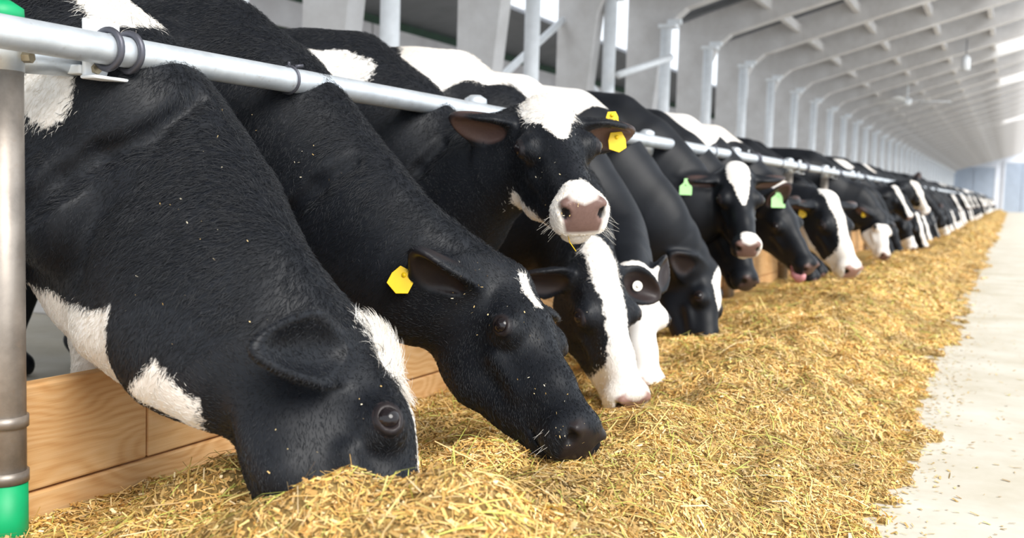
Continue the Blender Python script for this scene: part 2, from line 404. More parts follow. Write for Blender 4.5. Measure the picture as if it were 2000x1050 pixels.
def stall_post(y, near):
    r = empty('stall_post', (PX, y, 0))
    bm = bmesh.new(); add_tube(bm, [(PX, y, 0), (PX, y, 0.5), (PX, y, 1.06)], 0.043, 24); t = mesh_obj('tube', bm, M['galv2'], r, True)
    bm = bmesh.new(); add_tube(bm, [(PX, y, 1.06), (PX, y, 1.16)], 0.045, 24); add_tube(bm, [(PX, y - 0.02, 1.085), (PX + 0.01, y + 0.18, 1.095)], 0.028, 16)
    mesh_obj('sleeve', bm, M['galv'], r, True)
    bm = bmesh.new(); add_tube(bm, [(PX, y, 1.16), (PX, y, 1.19), (PX, y, 1.205)], [0.046, 0.044, 0.02], 24); mesh_obj('cap', bm, M['green' if near else 'galv'], r, True)
    for z in (0.32, 0.20):
        bm = bmesh.new(); add_tube(bm, [(PX, y, z - 0.012), (PX, y, z + 0.012)], 0.048, 24); mesh_obj('collar', bm, M['galv2'], r, True)
    if near:
        bm = bmesh.new(); add_tube(bm, [(PX, y, 0.02), (PX, y, 0.185)], 0.0455, 24); mesh_obj('tape_band', bm, M['green'], r, True)
    # clamp plate and two U-bolts gripping the rail
    yc = y + 0.205
    bm = bmesh.new(); add_box(bm, (-RR - 0.014, yc - 0.055, RZ - 0.062), (-RR - 0.004, yc + 0.045, RZ + 0.066)); add_box(bm, (-RR - 0.10, yc - 0.06, RZ - 0.055), (-RR - 0.014, yc + 0.02, RZ - 0.035))
    add_box(bm, (-RR - 0.014, yc - 0.06, RZ - 0.066), (0.0, yc + 0.045, RZ - 0.058)); pl = mesh_obj('clamp_plate', bm, M['white'], r); bevel(pl, 0.004)
    for dy in (-0.026, 0.032):
        bm = bmesh.new(); add_torus(bm, (0, yc + dy, RZ), (0, 1, 0), RR + 0.008, 0.0075, 28, 10); u = mesh_obj('u_bolt', bm, M['dark'], r, True)
        bm = bmesh.new(); add_tube(bm, [(-RR - 0.03, yc + dy, RZ - 0.042), (-RR + 0.004, yc + dy, RZ - 0.042)], 0.012, 6); mesh_obj('nut', bm, M['bolt'], u)
    for dz in (1.09, 1.125):
        bm = bmesh.new(); add_tube(bm, [(PX + 0.03, y + 0.02, dz), (PX + 0.058, y + 0.028, dz)], 0.012, 6); mesh_obj('bolt', bm, M['bolt'], r)
    return r
for i in range(46):
    y = 1.475 + 2.1 * i
    if i < 7:
        r = stall_post(y, i == 0)
    else:
        r = empty('stall_post', (PX, y, 0))
        if i == 7:
            bm = bmesh.new(); add_tube(bm, [(0, 0, 0), (0, 0, 1.16)], 0.043, 10); tube_me = bpy.data.meshes.new('tube'); bm.to_mesh(tube_me); bm.free(); tube_me.materials.append(M['galv2'])
        link(bpy.data.objects.new('tube', tube_me), r)
    lb = {0: 'weathered pipe post with green band and twin U-bolts, nearest the camera'}.get(i)
    if lb is None: lb = 'pipe post under the rail between feeding cows, %s along the row' % ORD[i] if i < 8 else 'distant pipe post carrying the rail'
    tag(r, lb, 'post', 'posts of the neck rail')

# ------------------------------------------------------------------ cows: smooth implicit bodies turned into one mesh each
from concurrent.futures import ThreadPoolExecutor
POOL = ThreadPoolExecutor(4)
def ln(q): return np.sqrt(np.einsum('ij,ij->i', q, q))
def ell(P, c, r):
    q = (P - np.array(c, f32)) / np.array(r, f32); k0 = ln(q); k1 = ln(q / np.array(r, f32)); return k0 * (k0 - 1) / np.maximum(k1, 1e-6)
def cone(P, a, b, ra, rb):
    a = np.array(a, f32); b = np.array(b, f32); ab = b - a
    t = np.clip((P - a) @ ab / float(ab @ ab), 0, 1); return ln(P - a - t[:, None] * ab) - (ra + (rb - ra) * t)
def smin(a, b, k):
    h = np.clip(0.5 + 0.5 * (b - a) / k, 0, 1); return b + (a - b) * h - k * h * (1 - h)
def smax(a, b, k): return -smin(-a, -b, k)
def unit(v): v = np.array(v, float); return v / np.linalg.norm(v)

ZS = 1.13                                     # heads are this much deeper than the unit profile
def head_sdf(p, ears, mouth=0.0, bite=True):
    """p in head space: x towards the nose, y sideways, z out of the forehead; poll at the origin, muzzle tip near x = 0.52"""
    p = p * np.array((1, 1, 1 / ZS), f32); q = p.copy(); q[:, 1] = np.abs(q[:, 1])
    d = ell(q, (0.10, 0, -0.085), (0.145, 0.092, 0.082))
    d = smin(d, ell(q, (0.02, 0, -0.035), (0.055, 0.066, 0.042)), 0.03)
    d = smin(d, ell(q, (0.15, 0, -0.062), (0.10, 0.100, 0.052)), 0.03)
    s = q * np.array((1, 1.12, 1), f32)
    d = smin(d, cone(s, (0.16, 0, -0.088), (0.33, 0, -0.092), 0.084, 0.066), 0.03)
    d = smin(d, cone(s, (0.33, 0, -0.092), (0.455, 0, -0.092), 0.066, 0.060), 0.02)
    # jaw, cheek
    d = smin(d, cone(q, (0.075, 0.040, -0.195), (0.20, 0.036, -0.205), 0.050, 0.044), 0.05)
    d = smin(d, cone(q, (0.20, 0.036, -0.205), (0.42, 0.012, -0.142), 0.044, 0.036), 0.035)
    d = smin(d, ell(q, (0.13, 0.050, -0.165), (0.105, 0.042, 0.095)), 0.03)
    d = smin(d, ell(q, (0.20, 0, -0.15), (0.20, 0.055, 0.085)), 0.03)
    # muzzle, lips, chin
    d = smin(d, ell(q, (0.462, 0, -0.090), (0.060, 0.080, 0.058)), 0.02)
    d = smin(d, ell(q, (0.468, 0.036, -0.118), (0.040, 0.036, 0.026)), 0.018)
    d = smin(d, ell(q, (0.432, 0, -0.160 - mouth), (0.052, 0.044, 0.024)), 0.018)
    d = smin(d, ell(q, (0.494, 0.045, -0.070), (0.026, 0.024, 0.027)), 0.012)
    d = smax(d, -ell(q, (0.47, 0, -0.1415), (0.075, 0.10, 0.0042)), 0.008)
    d = smax(d, q[:, 0] * 0.985 + (q[:, 2] + 0.09) * 0.17 - 0.503, 0.02)
    d = smax(d, -ell(q, (0.508, 0.050, -0.076), (0.022, 0.012, 0.017)), 0.008)
    d = smax(d, -ell(q, (0.498, 0.068, -0.066), (0.014, 0.014, 0.008)), 0.008)
    # facial crest, tear trough, hollow over the eye
    d = smin(d, cone(q, (0.215, 0.078, -0.118), (0.32, 0.056, -0.118), 0.008, 0.005), 0.04)
    d = smax(d, -ell(q, (0.105, 0.118, -0.052), (0.045, 0.020, 0.020)), 0.03)
    # orbit, lids, eye opening
    d = smin(d, ell(q, (0.188, 0.086, -0.053), (0.040, 0.030, 0.034)), 0.028)
    e = q - np.array((0.193, 0.113, -0.052), f32)
    ring = np.sqrt((np.sqrt((e[:, 0] * 0.82) ** 2 + (e[:, 2] * 1.25) ** 2) - 0.0185) ** 2 + (e[:, 1] - 0.001) ** 2) - 0.0055
    d = smin(d, ring, 0.012)
    d = smax(d, -ell(q, (0.193, 0.124, -0.052), (0.018, 0.022, 0.0115)), 0.003)
    # ears
    for sgn, (dirv, nrm) in zip((-1, 1), ears):
        dv = unit(dirv); nv = np.array(nrm, float); nv = unit(nv - dv * (nv @ dv)); wv = np.cross(dv, nv)
        b = np.array((0.038, sgn * 0.078, -0.078))
        m = ln(p - (b + dv * 0.1).astype(f32)) < 0.26
        if not m.any(): continue
        u = ((p[m] - b.astype(f32)) @ np.stack([dv, wv, nv], 1).astype(f32))
        t = u.copy(); t[:, 1] *= 1 + 3.2 * np.clip(u[:, 0] - 0.09, 0, 0.2); t[:, 2] += 6.0 * t[:, 1] ** 2 * -1.0
        ed = ell(t, (0.108, 0, 0), (0.108, 0.068, 0.024))
        ed = smin(ed, cone(u, (-0.02, 0, -0.004), (0.05, 0, -0.002), 0.034, 0.030), 0.03)
        ed = smax(ed, -ell(t, (0.122, 0, 0.030), (0.090, 0.055, 0.030)), 0.008)
        dm = d[m]; d[m] = smin(dm, ed, 0.022)
    return d

def tube_chain(P, pts, lat, hd, hw, keep, k=0.06):
    d = None; hd = [float(v) for v in hd]; hw = [float(v) for v in hw]
    for i in keep:
        a = pts[i].astype(f32); ab = (pts[i + 1] - pts[i]).astype(f32)
        r = P - a; t = np.clip(r @ ab / float(ab @ ab), 0, 1); r = r - t[:, None] * ab
        L = unit(lat[i] + lat[i + 1]).astype(f32); ql = r @ L; qd2 = np.maximum(np.einsum('ij,ij->i', r, r) - ql * ql, 0)
        w = hw[i] + (hw[i + 1] - hw[i]) * t; h = hd[i] + (hd[i + 1] - hd[i]) * t
        k0 = np.sqrt((ql / w) ** 2 + qd2 / h ** 2); k1 = np.sqrt((ql / w ** 2) ** 2 + qd2 / h ** 4)
        e = k0 * (k0 - 1) / np.maximum(k1, 1e-6)
        d = e if d is None else smin(d, e, k * 0.35)
    return d

def catmull(P0, n):
    P0 = [np.array(p, float) for p in P0]; out = []
    ext = [2 * P0[0] - P0[1]] + P0 + [2 * P0[-1] - P0[-2]]
    for i in range(len(P0) - 1):
        a, b, c, d = ext[i:i + 4]
        for j in range(n):
            t = j / n
            out.append(0.5 * (2 * b + (c - a) * t + (2 * a - 5 * b + 4 * c - d) * t * t + (3 * b - a - 3 * c + d) * t ** 3))
    out.append(P0[-1]); return np.array(out)

DEFAULT_EARS = [((-0.25, -0.95, -0.10), (0.80, -0.25, -0.45)), ((-0.25, 0.95, -0.10), (0.80, 0.25, -0.45))]

class Cow:
    """poll, muzzle: world points; phi: degrees the forehead is turned from the viewer's side towards +Y"""
    def __init__(s, Y, poll, muzzle, phi, neck=None, bend=0.0, top=1.40, ears=None, body_turn=0.0, mouth=0.0, toward=None, nd=0.225, n1=None, nw=0.122):
        s.nd = nd; s.Y = Y; s.poll = np.array(poll, float); mz = np.array(muzzle, float)
        s.scale = np.linalg.norm(mz - s.poll) / 0.515
        n = unit(mz - s.poll)
        v = unit((CAM if toward is None else np.array(toward)) - s.poll); v = unit(v - n * (v @ n)); w = np.cross(n, v)   # w: right side when forehead faces the viewer
        ph = math.radians(phi); u = v * math.cos(ph) - w * math.sin(ph)
        s.n, s.u = n, u; s.l = np.cross(u, n)                 # l: head's left side
        s.R = np.stack([n, s.l, u], 1)                        # columns
        s.ears = ears or DEFAULT_EARS; s.mouth = mouth
        hb = s.to_world((0.03, 0, -0.11))
        dz = top - 1.40
        sh = np.array((-0.40, Y, 0.99 + dz)); n1 = np.array((-0.05, Y, 0.79 + dz)) if n1 is None else np.array(n1, float)
        mid = neck if neck is not None else (hb * 0.5 + n1 * 0.5 + np.array((0, bend, 0.03)))
        ctrl = [hb, mid, n1, sh, (-0.95, Y + 0.5 * body_turn, 0.985 + dz), (-1.55, Y + body_turn, 0.985 + dz), (-2.05, Y + 1.5 * body_turn, 1.05 + dz), (-2.22, Y + 1.6 * body_turn, 1.08 + dz)]
        HD = [0.125 * s.scale, s.nd, 0.30, 0.375, 0.405, 0.415, 0.33, 0.20]
        HW = [0.088 * s.scale, nw, 0.175, 0.245, 0.285, 0.30, 0.25, 0.16]
        k = 3
        s.pts = catmull(ctrl, k); x = np.linspace(0, len(ctrl) - 1, len(s.pts)); xi = np.arange(len(ctrl))
        s.hd = np.interp(x, xi, HD); s.hw = np.interp(x, xi, HW)
        lat0 = s.l if s.l[1] > 0 else -s.l
        s.lat = np.array([unit(lat0 * max(0, 1 - xx / 2.0) + np.array((0, 1, 0)) * min(1, xx / 2.0)) for xx in x])
        s.dz = dz; s.n1 = n1; s.bt = body_turn; s.extra = []
    def world_ear(s, i, d, nv): s.ears = list(s.ears); s.ears[i] = (s.R.T @ unit(d), s.R.T @ unit(nv))
    def to_world(s, q): return s.poll + s.R @ (np.array(q, float) * s.scale * np.array((1, 1, ZS)))
    def to_head(s, P): return ((P - s.poll.astype(f32)) @ s.R.astype(f32)) / (s.scale * np.array((1, 1, ZS))).astype(f32)
    def sdf(s, P):
        P = P.astype(f32); out = np.empty(len(P), f32)
        def job(i): out[i:i + 24000] = s.sdf_chunk(P[i:i + 24000])
        list(POOL.map(job, range(0, len(P), 24000)))
        return out
    def sdf_chunk(s, P):
        lo, hi = P.min(0) - 0.2, P.max(0) + 0.2
        def near(a, r): return all(lo[q] < a[q] + r[q] and hi[q] > a[q] - r[q] for q in range(3))
        def nearc(a, b, ra, rb):
            r = max(ra, rb); return all(lo[q] < max(a[q], b[q]) + r and hi[q] > min(a[q], b[q]) - r for q in range(3))
        d = np.full(len(P), 1.0, f32)
        Y, dz, bt = s.Y, s.dz, s.bt
        keep = [i for i in range(len(s.pts) - 1) if nearc(s.pts[i], s.pts[i + 1], s.hd[i], s.hd[i + 1])]
        if keep: d = tube_chain(P, s.pts, s.lat, s.hd, s.hw, keep)
        def U(a, b, ra, rb, k):
            nonlocal d
            if nearc(a, b, ra, rb): d = smin(d, cone(P, a, b, ra, rb), k)
        def E(c, r, k, pts=None):
            nonlocal d
            if near(c, r): d = smin(d, ell(P, c, r), k)
        # withers ridge, spine, hips, shoulder blade, legs
        U((-0.34, Y, 1.30 + dz), (-0.95, Y + 0.5 * bt, 1.34 + dz), 0.062, 0.05, 0.10)
        U((-0.95, Y + 0.5 * bt, 1.34 + dz), (-2.1, Y + 1.5 * bt, 1.34 + dz), 0.05, 0.05, 0.08)
        for sg in (-1, 1):
            yb = lambda x, o: Y + np.clip(-(x + 0.4), 0, 2) * bt + sg * o
            E((-1.85, yb(-1.85, 0.21), 1.28 + dz), (0.09, 0.06, 0.06), 0.08)
            E((-0.42, yb(-0.42, 0.20), 1.00 + dz), (0.16, 0.07, 0.30), 0.07)
            E((-0.17, yb(-0.17, 0.16), 0.76 + dz), (0.10, 0.08, 0.13), 0.07)
            for x0, yy, zz, r0, kx in ((-0.42, 0.17, 0.72, 0.11, 0.03), (-1.93, 0.17, 0.80, 0.16, 0.10)):
                yy = yb(x0, yy)
                U((x0, yy, zz), (x0 + kx, yy, 0.42), r0, 0.062, 0.06)
                U((x0 + kx, yy, 0.42), (x0 - kx * 0.4, yy, 0.11), 0.058, 0.040, 0.03)
                U((x0 - kx * 0.4, yy, 0.10), (x0 + 0.04, yy, 0.045), 0.045, 0.055, 0.02)
        E((-0.16, Y, 0.60 + dz), (0.18, 0.13, 0.17), 0.08)
        if lo[2] < 0.25: d = smax(d, -(P[:, 2] - 0.002), 0.004)
        U((-2.34, Y + 1.6 * bt, 1.28 + dz), (-2.42, Y + 1.6 * bt, 0.60), 0.035, 0.02, 0.05)
        E((-2.42, Y + 1.6 * bt, 0.50), (0.04, 0.04, 0.14), 0.03)
        E((-1.72, Y + bt, 0.56), (0.20, 0.17, 0.14), 0.06)
        for (a, b, ra, rb, kk) in s.extra:
            if kk > 0: U(a, b, ra, rb, kk)
            elif nearc(a, b, ra, rb): d = smax(d, -cone(P, a, b, ra, rb), -kk)
        hc = s.to_world((0.22, 0, -0.1)).astype(f32)
        m = ln(P - hc) < 0.50 * s.scale
        if m.any():
            hp = s.to_head(P[m]) * np.array((1, 1, ZS), f32); d[m] = smin(d[m], head_sdf(hp, s.ears, s.mouth) * f32(s.scale), 0.045)
        return d
    def trace(s, px, py):
        """point where the sight line of a photo reading meets this body"""
        v = unit(W2C @ np.array([px - CX, py - CY, F_PX])); t = 0.8
        for _ in range(60):
            q = float(s.sdf_chunk((CAM + v * t)[None].astype(f32))[0]); t += max(q, -0.05) * 0.8
            if abs(q) < 0.001 or t > 20: break
        return CAM + v * t
    def groove(s, px, r=0.02, k=0.03, inset=0.0):
        P = [s.trace(*p) for p in px]
        new = [(a, b, r, r, -k) for a, b in zip(P, P[1:])]
        s.extra += new
    def ridge(s, px, r=0.02, k=0.04, sink=0.0):
        P = [s.trace(*p) for p in px]; P = [p + unit(p - CAM) * sink for p in P]
        s.extra += [(a, b, r, r, k) for a, b in zip(P, P[1:])]
    def bounds(s):
        e = np.stack([s.to_world(q) for q in ((0, 0.32, 0.05), (0, -0.32, 0.05), (0.55, 0.12, 0), (0.55, -0.12, -0.2), (0.05, 0.1, -0.3), (-0.1, 0.3, -0.2), (-0.1, -0.3, -0.2))])
        return e

def axis_coords(lo, hi, f0, f1, hf, hc, grow=0.16):
    """grid lines, spaced hf between f0 and f1 and opening up to hc away from there"""
    c = [f0]
    while c[-1] < hi:
        x = c[-1]; c.append(x + (hf if x < f1 else min(hc, hf + grow * (x - f1))))
    d = [f0]
    while d[-1] > lo:
        x = d[-1]; d.append(x - min(hc, hf + grow * (f0 - x)))
    return np.array(d[:0:-1] + c, float)

def net_mesh(f, ax, B=8):
    """surface nets on a rectilinear grid, evaluated only in blocks near the surface"""
    nb = [int(math.ceil((len(a) - 1) / B)) for a in ax]
    ax = [np.concatenate([a, a[-1] + (a[-1] - a[-2]) * np.arange(1, nb_ * B + 2 - len(a))]) if len(a) < nb_ * B + 1 else a for a, nb_ in zip(ax, nb)]
    g = np.stack(np.meshgrid(*[np.arange(n) for n in nb], indexing='ij'), -1).reshape(-1, 3)
    lo = np.stack([ax[i][g[:, i] * B] for i in range(3)], 1); hi = np.stack([ax[i][g[:, i] * B + B] for i in range(3)], 1)
    d = f((lo + hi) * 0.5); keep = np.abs(d) < np.linalg.norm(hi - lo, axis=1) * 0.5 * 1.35 + 0.012
    g = g[keep]
    loc = np.stack(np.meshgrid(*[np.arange(B + 1)] * 3, indexing='ij'), -1).reshape(-1, 3)
    gi = (g[:, None, :] * B + loc[None]).reshape(-1, 3)
    P = np.stack([ax[i][gi[:, i]] for i in range(3)], 1).astype(f32)
    val = f(P).reshape(len(g), B + 1, B + 1, B + 1)
    n = [len(a) for a in ax]
    corner = [val[:, i:i + B, j:j + B, k:k + B] for i in (0, 1) for j in (0, 1) for k in (0, 1)]
    neg = sum((c < 0).astype(np.int8) for c in corner)
    act = (neg > 0) & (neg < 8)
    b, i, j, k = np.nonzero(act)
    I = np.stack([g[b, 0] * B + i, g[b, 1] * B + j, g[b, 2] * B + k], 1)
    cv = np.stack([c[act] for c in corner], 1)                     # 8 corner values
    off = np.array([(i, j, k) for i in (0, 1) for j in (0, 1) for k in (0, 1)], float)
    acc = np.zeros((len(I), 3)); cnt = np.zeros(len(I))
    for a in range(8):
        for e in (4, 2, 1):
            if a & e: continue
            c = a | e; va, vb = cv[:, a], cv[:, c]; x = (va < 0) != (vb < 0)
            t = np.where(x, va / np.where(x, va - vb, 1), 0)
            acc += np.where(x[:, None], off[a] + t[:, None] * (off[c] - off[a]), 0); cnt += x
    fr = acc / cnt[:, None]
    V = np.stack([ax[q][I[:, q]] + fr[:, q] * (ax[q][I[:, q] + 1] - ax[q][I[:, q]]) for q in range(3)], 1)
    lin = (I[:, 0].astype(np.int64) * n[1] + I[:, 1]) * n[2] + I[:, 2]
    order = np.argsort(lin); sl = lin[order]
    def find(q):
        p = np.clip(np.searchsorted(sl, q), 0, len(sl) - 1); return np.where(sl[p] == q, order[p], -1)
    st = np.array([n[1] * n[2], n[2], 1]); quads = []
    for axq, (u, w) in ((0, (1, 2)), (1, (2, 0)), (2, (0, 1))):
        a, c = cv[:, 0], cv[:, (4, 2, 1)[axq]]
        x = ((a < 0) != (c < 0)) & (I[:, u] > 0) & (I[:, w] > 0)
        idx = np.nonzero(x)[0]; L = lin[idx]
        q = np.stack([idx, find(L - st[u]), find(L - st[u] - st[w]), find(L - st[w])], 1)
        flip = a[idx] < 0
        q[flip] = q[flip][:, ::-1]
        quads.append(q[(q >= 0).all(1)])
    Q = np.concatenate(quads)[:, ::-1]
    return V, Q

def tri_mesh(name, V, Q, smooth=True):
    me = bpy.data.meshes.new(name); k = Q.shape[1]
    me.vertices.add(len(V)); me.vertices.foreach_set('co', V.astype(f32).ravel())
    me.loops.add(Q.size); me.loops.foreach_set('vertex_index', Q.astype(np.int32).ravel())
    me.polygons.add(len(Q)); me.polygons.foreach_set('loop_start', np.arange(0, Q.size, k, dtype=np.int32))
    me.polygons.foreach_set('loop_total', np.full(len(Q), k, np.int32)) if False else None
    me.update(calc_edges=True); me.validate()
    if smooth: me.shade_smooth()
    return me

def hide_noise(P, s=1.0):
    """slow wobble for patch outlines"""
    x, y, z = P[:, 0] * s, P[:, 1] * s, P[:, 2] * s
    return (np.sin(7 * x + 3 * y + 1.3) + np.sin(9 * z - 4 * x + 0.7) + np.sin(11 * y + 5 * z) + 0.5 * np.sin(23 * x - 17 * z + 9 * y)) / 3.5

def blob(P, c, r, wob=0.25):
    return (1 - ln((P - np.array(c, f32)) / np.array(r, f32)) + wob * hide_noise(P, 1.6)) * min(r)

def blaze(h, xs, ws, zlim=-0.09, c=0.0):
    """forehead stripe: half width ws at the stations xs along the face"""
    w = np.interp(h[:, 0], xs, ws, left=-0.05, right=-0.05); dist = w - np.abs(h[:, 1] - c)
    return np.minimum(dist, (h[:, 2] - zlim) * 0.8)

def muzzle_skin(h, back=0.482):
    """bare nose pad between and around the nostrils"""
    return np.minimum(np.minimum(h[:, 0] - back + 0.2 * np.abs(h[:, 2] + 0.085), h[:, 2] + 0.122), np.minimum(0.052 - np.abs(h[:, 1]) + 0.3 * (h[:, 2] + 0.1), -0.050 - h[:, 2] + 0.3 * np.abs(h[:, 1])))

def eye_skin(h):
    q = np.stack([h[:, 0] - 0.193, np.abs(h[:, 1]) - 0.118, h[:, 2] + 0.052], 1); return 0.0235 - ln(q * np.array((0.85, 0.8, 1.15), f32))

def ear_inside(h, ears):
    out = np.full(len(h), -0.1, f32)
    for sgn, (dirv, nrm) in zip((-1, 1), ears):
        dv = unit(dirv); nv = np.array(nrm, float); nv = unit(nv - dv * (nv @ dv)); wv = np.cross(dv, nv)
        u = (h - np.array((0.038, sgn * 0.078, -0.078), f32)) @ np.stack([dv, wv, nv], 1).astype(f32)
        out = np.maximum(out, 0.012 - ell(u, (0.12, 0, 0.012), (0.075, 0.036, 0.02)))
    return out

def build_cow(cw, hf, hc, coat, pink, label, name='cow', eyes=True, ear_pink=0.25, fur=0, tuft=0.4):
    e = cw.bounds(); lo = e.min(0) - 0.02; hi = e.max(0) + 0.02
    ax = [axis_coords(-2.52, max(hi[0], 0.4) + 0.02, lo[0], hi[0], hf, hc * 1.8, 0.02),
          axis_coords(min(lo[1], cw.Y - 0.45 + min(0, 1.6 * cw.bt)), max(hi[1], cw.Y + 0.45 + max(0, 1.6 * cw.bt)), lo[1], hi[1], hf, hc),
          axis_coords(-0.04, max(hi[2], 1.48 + cw.dz), max(lo[2], 0.0), hi[2], hf, hc)]
    V, Q = net_mesh(cw.sdf, ax)
    root = empty(name, (-0.9, cw.Y, 0))
    me = tri_mesh('body', V, Q)
    P = V.astype(f32); h = cw.to_head(P); inh = (ln(h - np.array((0.22, 0, -0.1), f32)) < 0.52)
    w = np.clip(coat(P, h, inh), -0.2, 0.2)
    hs = np.where(inh, 1, 0)
    k = np.where(inh, np.maximum(muzzle_skin(h), np.maximum(eye_skin(h), ear_inside(h, cw.ears) if ear_pink > 0 else -0.1)), -0.1)
    p = np.full(len(P), pink); p = np.where(eye_skin(h) > -0.004, 0.03, p); p = np.where(ear_inside(h, cw.ears) > -0.01, ear_pink, p)
    nostril = ln((np.stack([h[:, 0], np.abs(h[:, 1]), h[:, 2]], 1) - np.array((0.498, 0.052, -0.074), f32)) * np.array((1, 1.1, 1), f32)) < 0.016
    p = np.where(nostril, -0.05, p)
    for nm, arr in (('w', w), ('k', k), ('p', p)):
        a = me.attributes.new(nm, 'FLOAT', 'POINT'); a.data.foreach_set('value', arr.astype(f32))
    o = obj_from('body', me, M['coat'], root)
    if eyes:
        for sgn in (-1, 1):
            c = cw.to_world((0.191, sgn * 0.1085, -0.052)); bm = bmesh.new()
            bmesh.ops.create_uvsphere(bm, u_segments=20, v_segments=14, radius=0.0205 * cw.scale, matrix=Matrix.Translation(c)); mesh_obj('eye', bm, M['eye'], root, True)
    tag(root, label, 'cow', 'black and white dairy cows along the feed rail')
    cw.root = root
    if fur: grow_fur(cw, V, Q, w, k, h, inh, fur, tuft)
    return root

def grow_fur(cw, V, Q, w, k, h, inh, count, shag):
    """short lying coat as hair strands over the front of the cow"""
    a, b, c, d = (V[Q[:, i]] for i in range(4)); nrm = np.cross(c - a, d - b); area = np.linalg.norm(nrm, axis=1)
    cen = (a + b + c + d) / 4; ok = (cen[:, 0] > -1.0) & (area > 0) & (cen[:, 2] > 0.05) & (k[Q].max(1) < -0.002)
    pr = np.where(ok, area, 0); pr = pr / pr.sum(); f = RNG.choice(len(Q), count, p=pr)
    u, v = RNG.random((2, count, 1)); root = (a[f] * (1 - u) + b[f] * u) * (1 - v) + (d[f] * (1 - u) + c[f] * u) * v
    n = nrm[f] / area[f][:, None]; hh = h[Q[f]].mean(1); ih = inh[Q[f, 0]]; ww = w[Q[f]].mean(1)
    inhead = ih & (hh[:, 0] > -0.02) & (hh[:, 2] < 0.1)
    flow = np.tile(np.array((-0.55, -0.1, -0.75)), (count, 1))
    hd_dir = cw.n[None] * np.clip((hh[:, :1] - 0.08) * 12, -1, 1) - cw.u[None] * 0.35
    flow = np.where(inhead[:, None], hd_dir, flow) + 0.28 * RNG.normal(size=(count, 3)) + 0.25 * np.stack([hide_noise(root, 2.0), hide_noise(root + 3, 2.4), hide_noise(root + 7, 2.2)], 1)
    flow -= n * np.einsum('ij,ij->i', flow, n)[:, None]; flow /= np.maximum(np.linalg.norm(flow, axis=1), 1e-6)[:, None]
    tuft = inhead & (hh[:, 0] < 0.12) & (hh[:, 2] > -0.06) & (np.abs(hh[:, 1]) < 0.085)
    L = np.where(inhead, 0.010, 0.017) * (0.7 + 0.6 * RNG.random(count)); L = np.where(tuft, L * (1 + 1.9 * shag * (1 + (ww > 0) * 0.4)), L)
    crest = (~inhead) & (n[:, 2] > 0.35) & (root[:, 0] > -0.3); L = np.where(crest, L * 1.4, L)
    lift = np.where(tuft, 0.4 + 0.35 * shag, np.where(crest, 0.5, np.where(inhead, 0.42, 0.25))) * (0.6 + 0.8 * RNG.random(count))
    side = np.cross(n, flow) * ((RNG.normal(size=count) * 0.3 + hide_noise(root, 9.0) * 0.9) * np.where(tuft, 1.0, 0.35))[:, None]
    pts = np.empty((count, 4, 3)); 
    for j, t in enumerate((0.0, 0.35, 0.7, 1.0)):
        pts[:, j] = root - n * 0.0004 + (flow * t + n * (lift * t * (1 - 0.55 * t))[:, None] + side * t * t) * L[:, None]
    hc = bpy.data.hair_curves.new('fur'); hc.add_curves([4] * count)
    hc.attributes['position'].data.foreach_set('vector', pts.astype(f32).ravel())
    ra = hc.attributes.get('radius') or hc.attributes.new('radius', 'FLOAT', 'POINT')
    rr = np.tile(np.array((1.0, 0.9, 0.6, 0.1)), (count, 1)) * (0.00042 * (0.8 + 0.5 * RNG.random((count, 1)))); ra.data.foreach_set('value', rr.astype(f32).ravel())
    x = ww + 0.006 * RNG.normal(size=count)
    for nm, arr in (('fw', (x > 0).astype(f32)), ('fv', RNG.random(count).astype(f32))):
        at_ = hc.attributes.new(nm, 'FLOAT', 'CURVE'); at_.data.foreach_set('value', arr)
    hc.materials.append(M['fur'])
    o = bpy.data.objects.new('fur', hc); link(o, cw.root); o.matrix_parent_inverse = Matrix.Translation(cw.root.location).inverted(); tag(o, kind='stuff')

def ear_frame(cw, side):
    dirv, nrm = cw.ears[0 if side < 0 else 1]; dv = unit(dirv); nv = np.array(nrm, float); nv = unit(nv - dv * (nv @ dv))
    return cw.R @ dv, cw.R @ nv, cw.to_world((0.038, side * 0.078, -0.078))

def ear_tag(cw, side, along, poly, mat, size, out=0.018, down=(0, 0, -1), tilt=0.0, drop=0.0, face=None, on=None):
    """flat plastic tag pinned through an ear; poly in units of size, x sideways, y hanging down"""
    d, nv, b = ear_frame(cw, side); c = b + d * along * cw.scale + nv * out
    nrm = unit(nv if face is None else face); dn = unit(np.array(down, float) - nrm * (np.array(down, float) @ nrm)); sd = np.cross(nrm, dn)
    ct, st = math.cos(tilt), math.sin(tilt); dn, sd = dn * ct + sd * st, sd * ct - dn * st
    c = c + dn * drop
    if on is not None:
        q = cw.trace(*on)
        if np.linalg.norm(q - c) < 0.4: c = q + nrm * 0.012
    bm = bmesh.new(); add_prism(bm, [Vector(c + sd * x * size + dn * y * size) for x, y in poly], Vector(nrm * 0.0035))
    o = mesh_obj('ear_tag', bm, mat, cw.root); bevel(o, 0.0012)
    bm = bmesh.new(); add_tube(bm, [Vector(c - nrm * 0.012), Vector(c + nrm * 0.007)], 0.0065, 12); mesh_obj('pin', bm, mat, o, True)
    return o
PENTA = [(-0.32, -0.28), (0.32, -0.28), (0.5, 0.15), (0.5, 0.62), (0.05, 0.85), (-0.5, 0.62), (-0.5, 0.15)]
BELL = [(-0.14, -0.45), (0.14, -0.45), (0.2, -0.1), (0.5, 0.15), (0.5, 0.8), (-0.5, 0.8), (-0.5, 0.15), (-0.2, -0.1)]
ROUND = [(0.5 * math.cos(a * math.pi / 10), 0.5 * math.sin(a * math.pi / 10)) for a in range(20)]

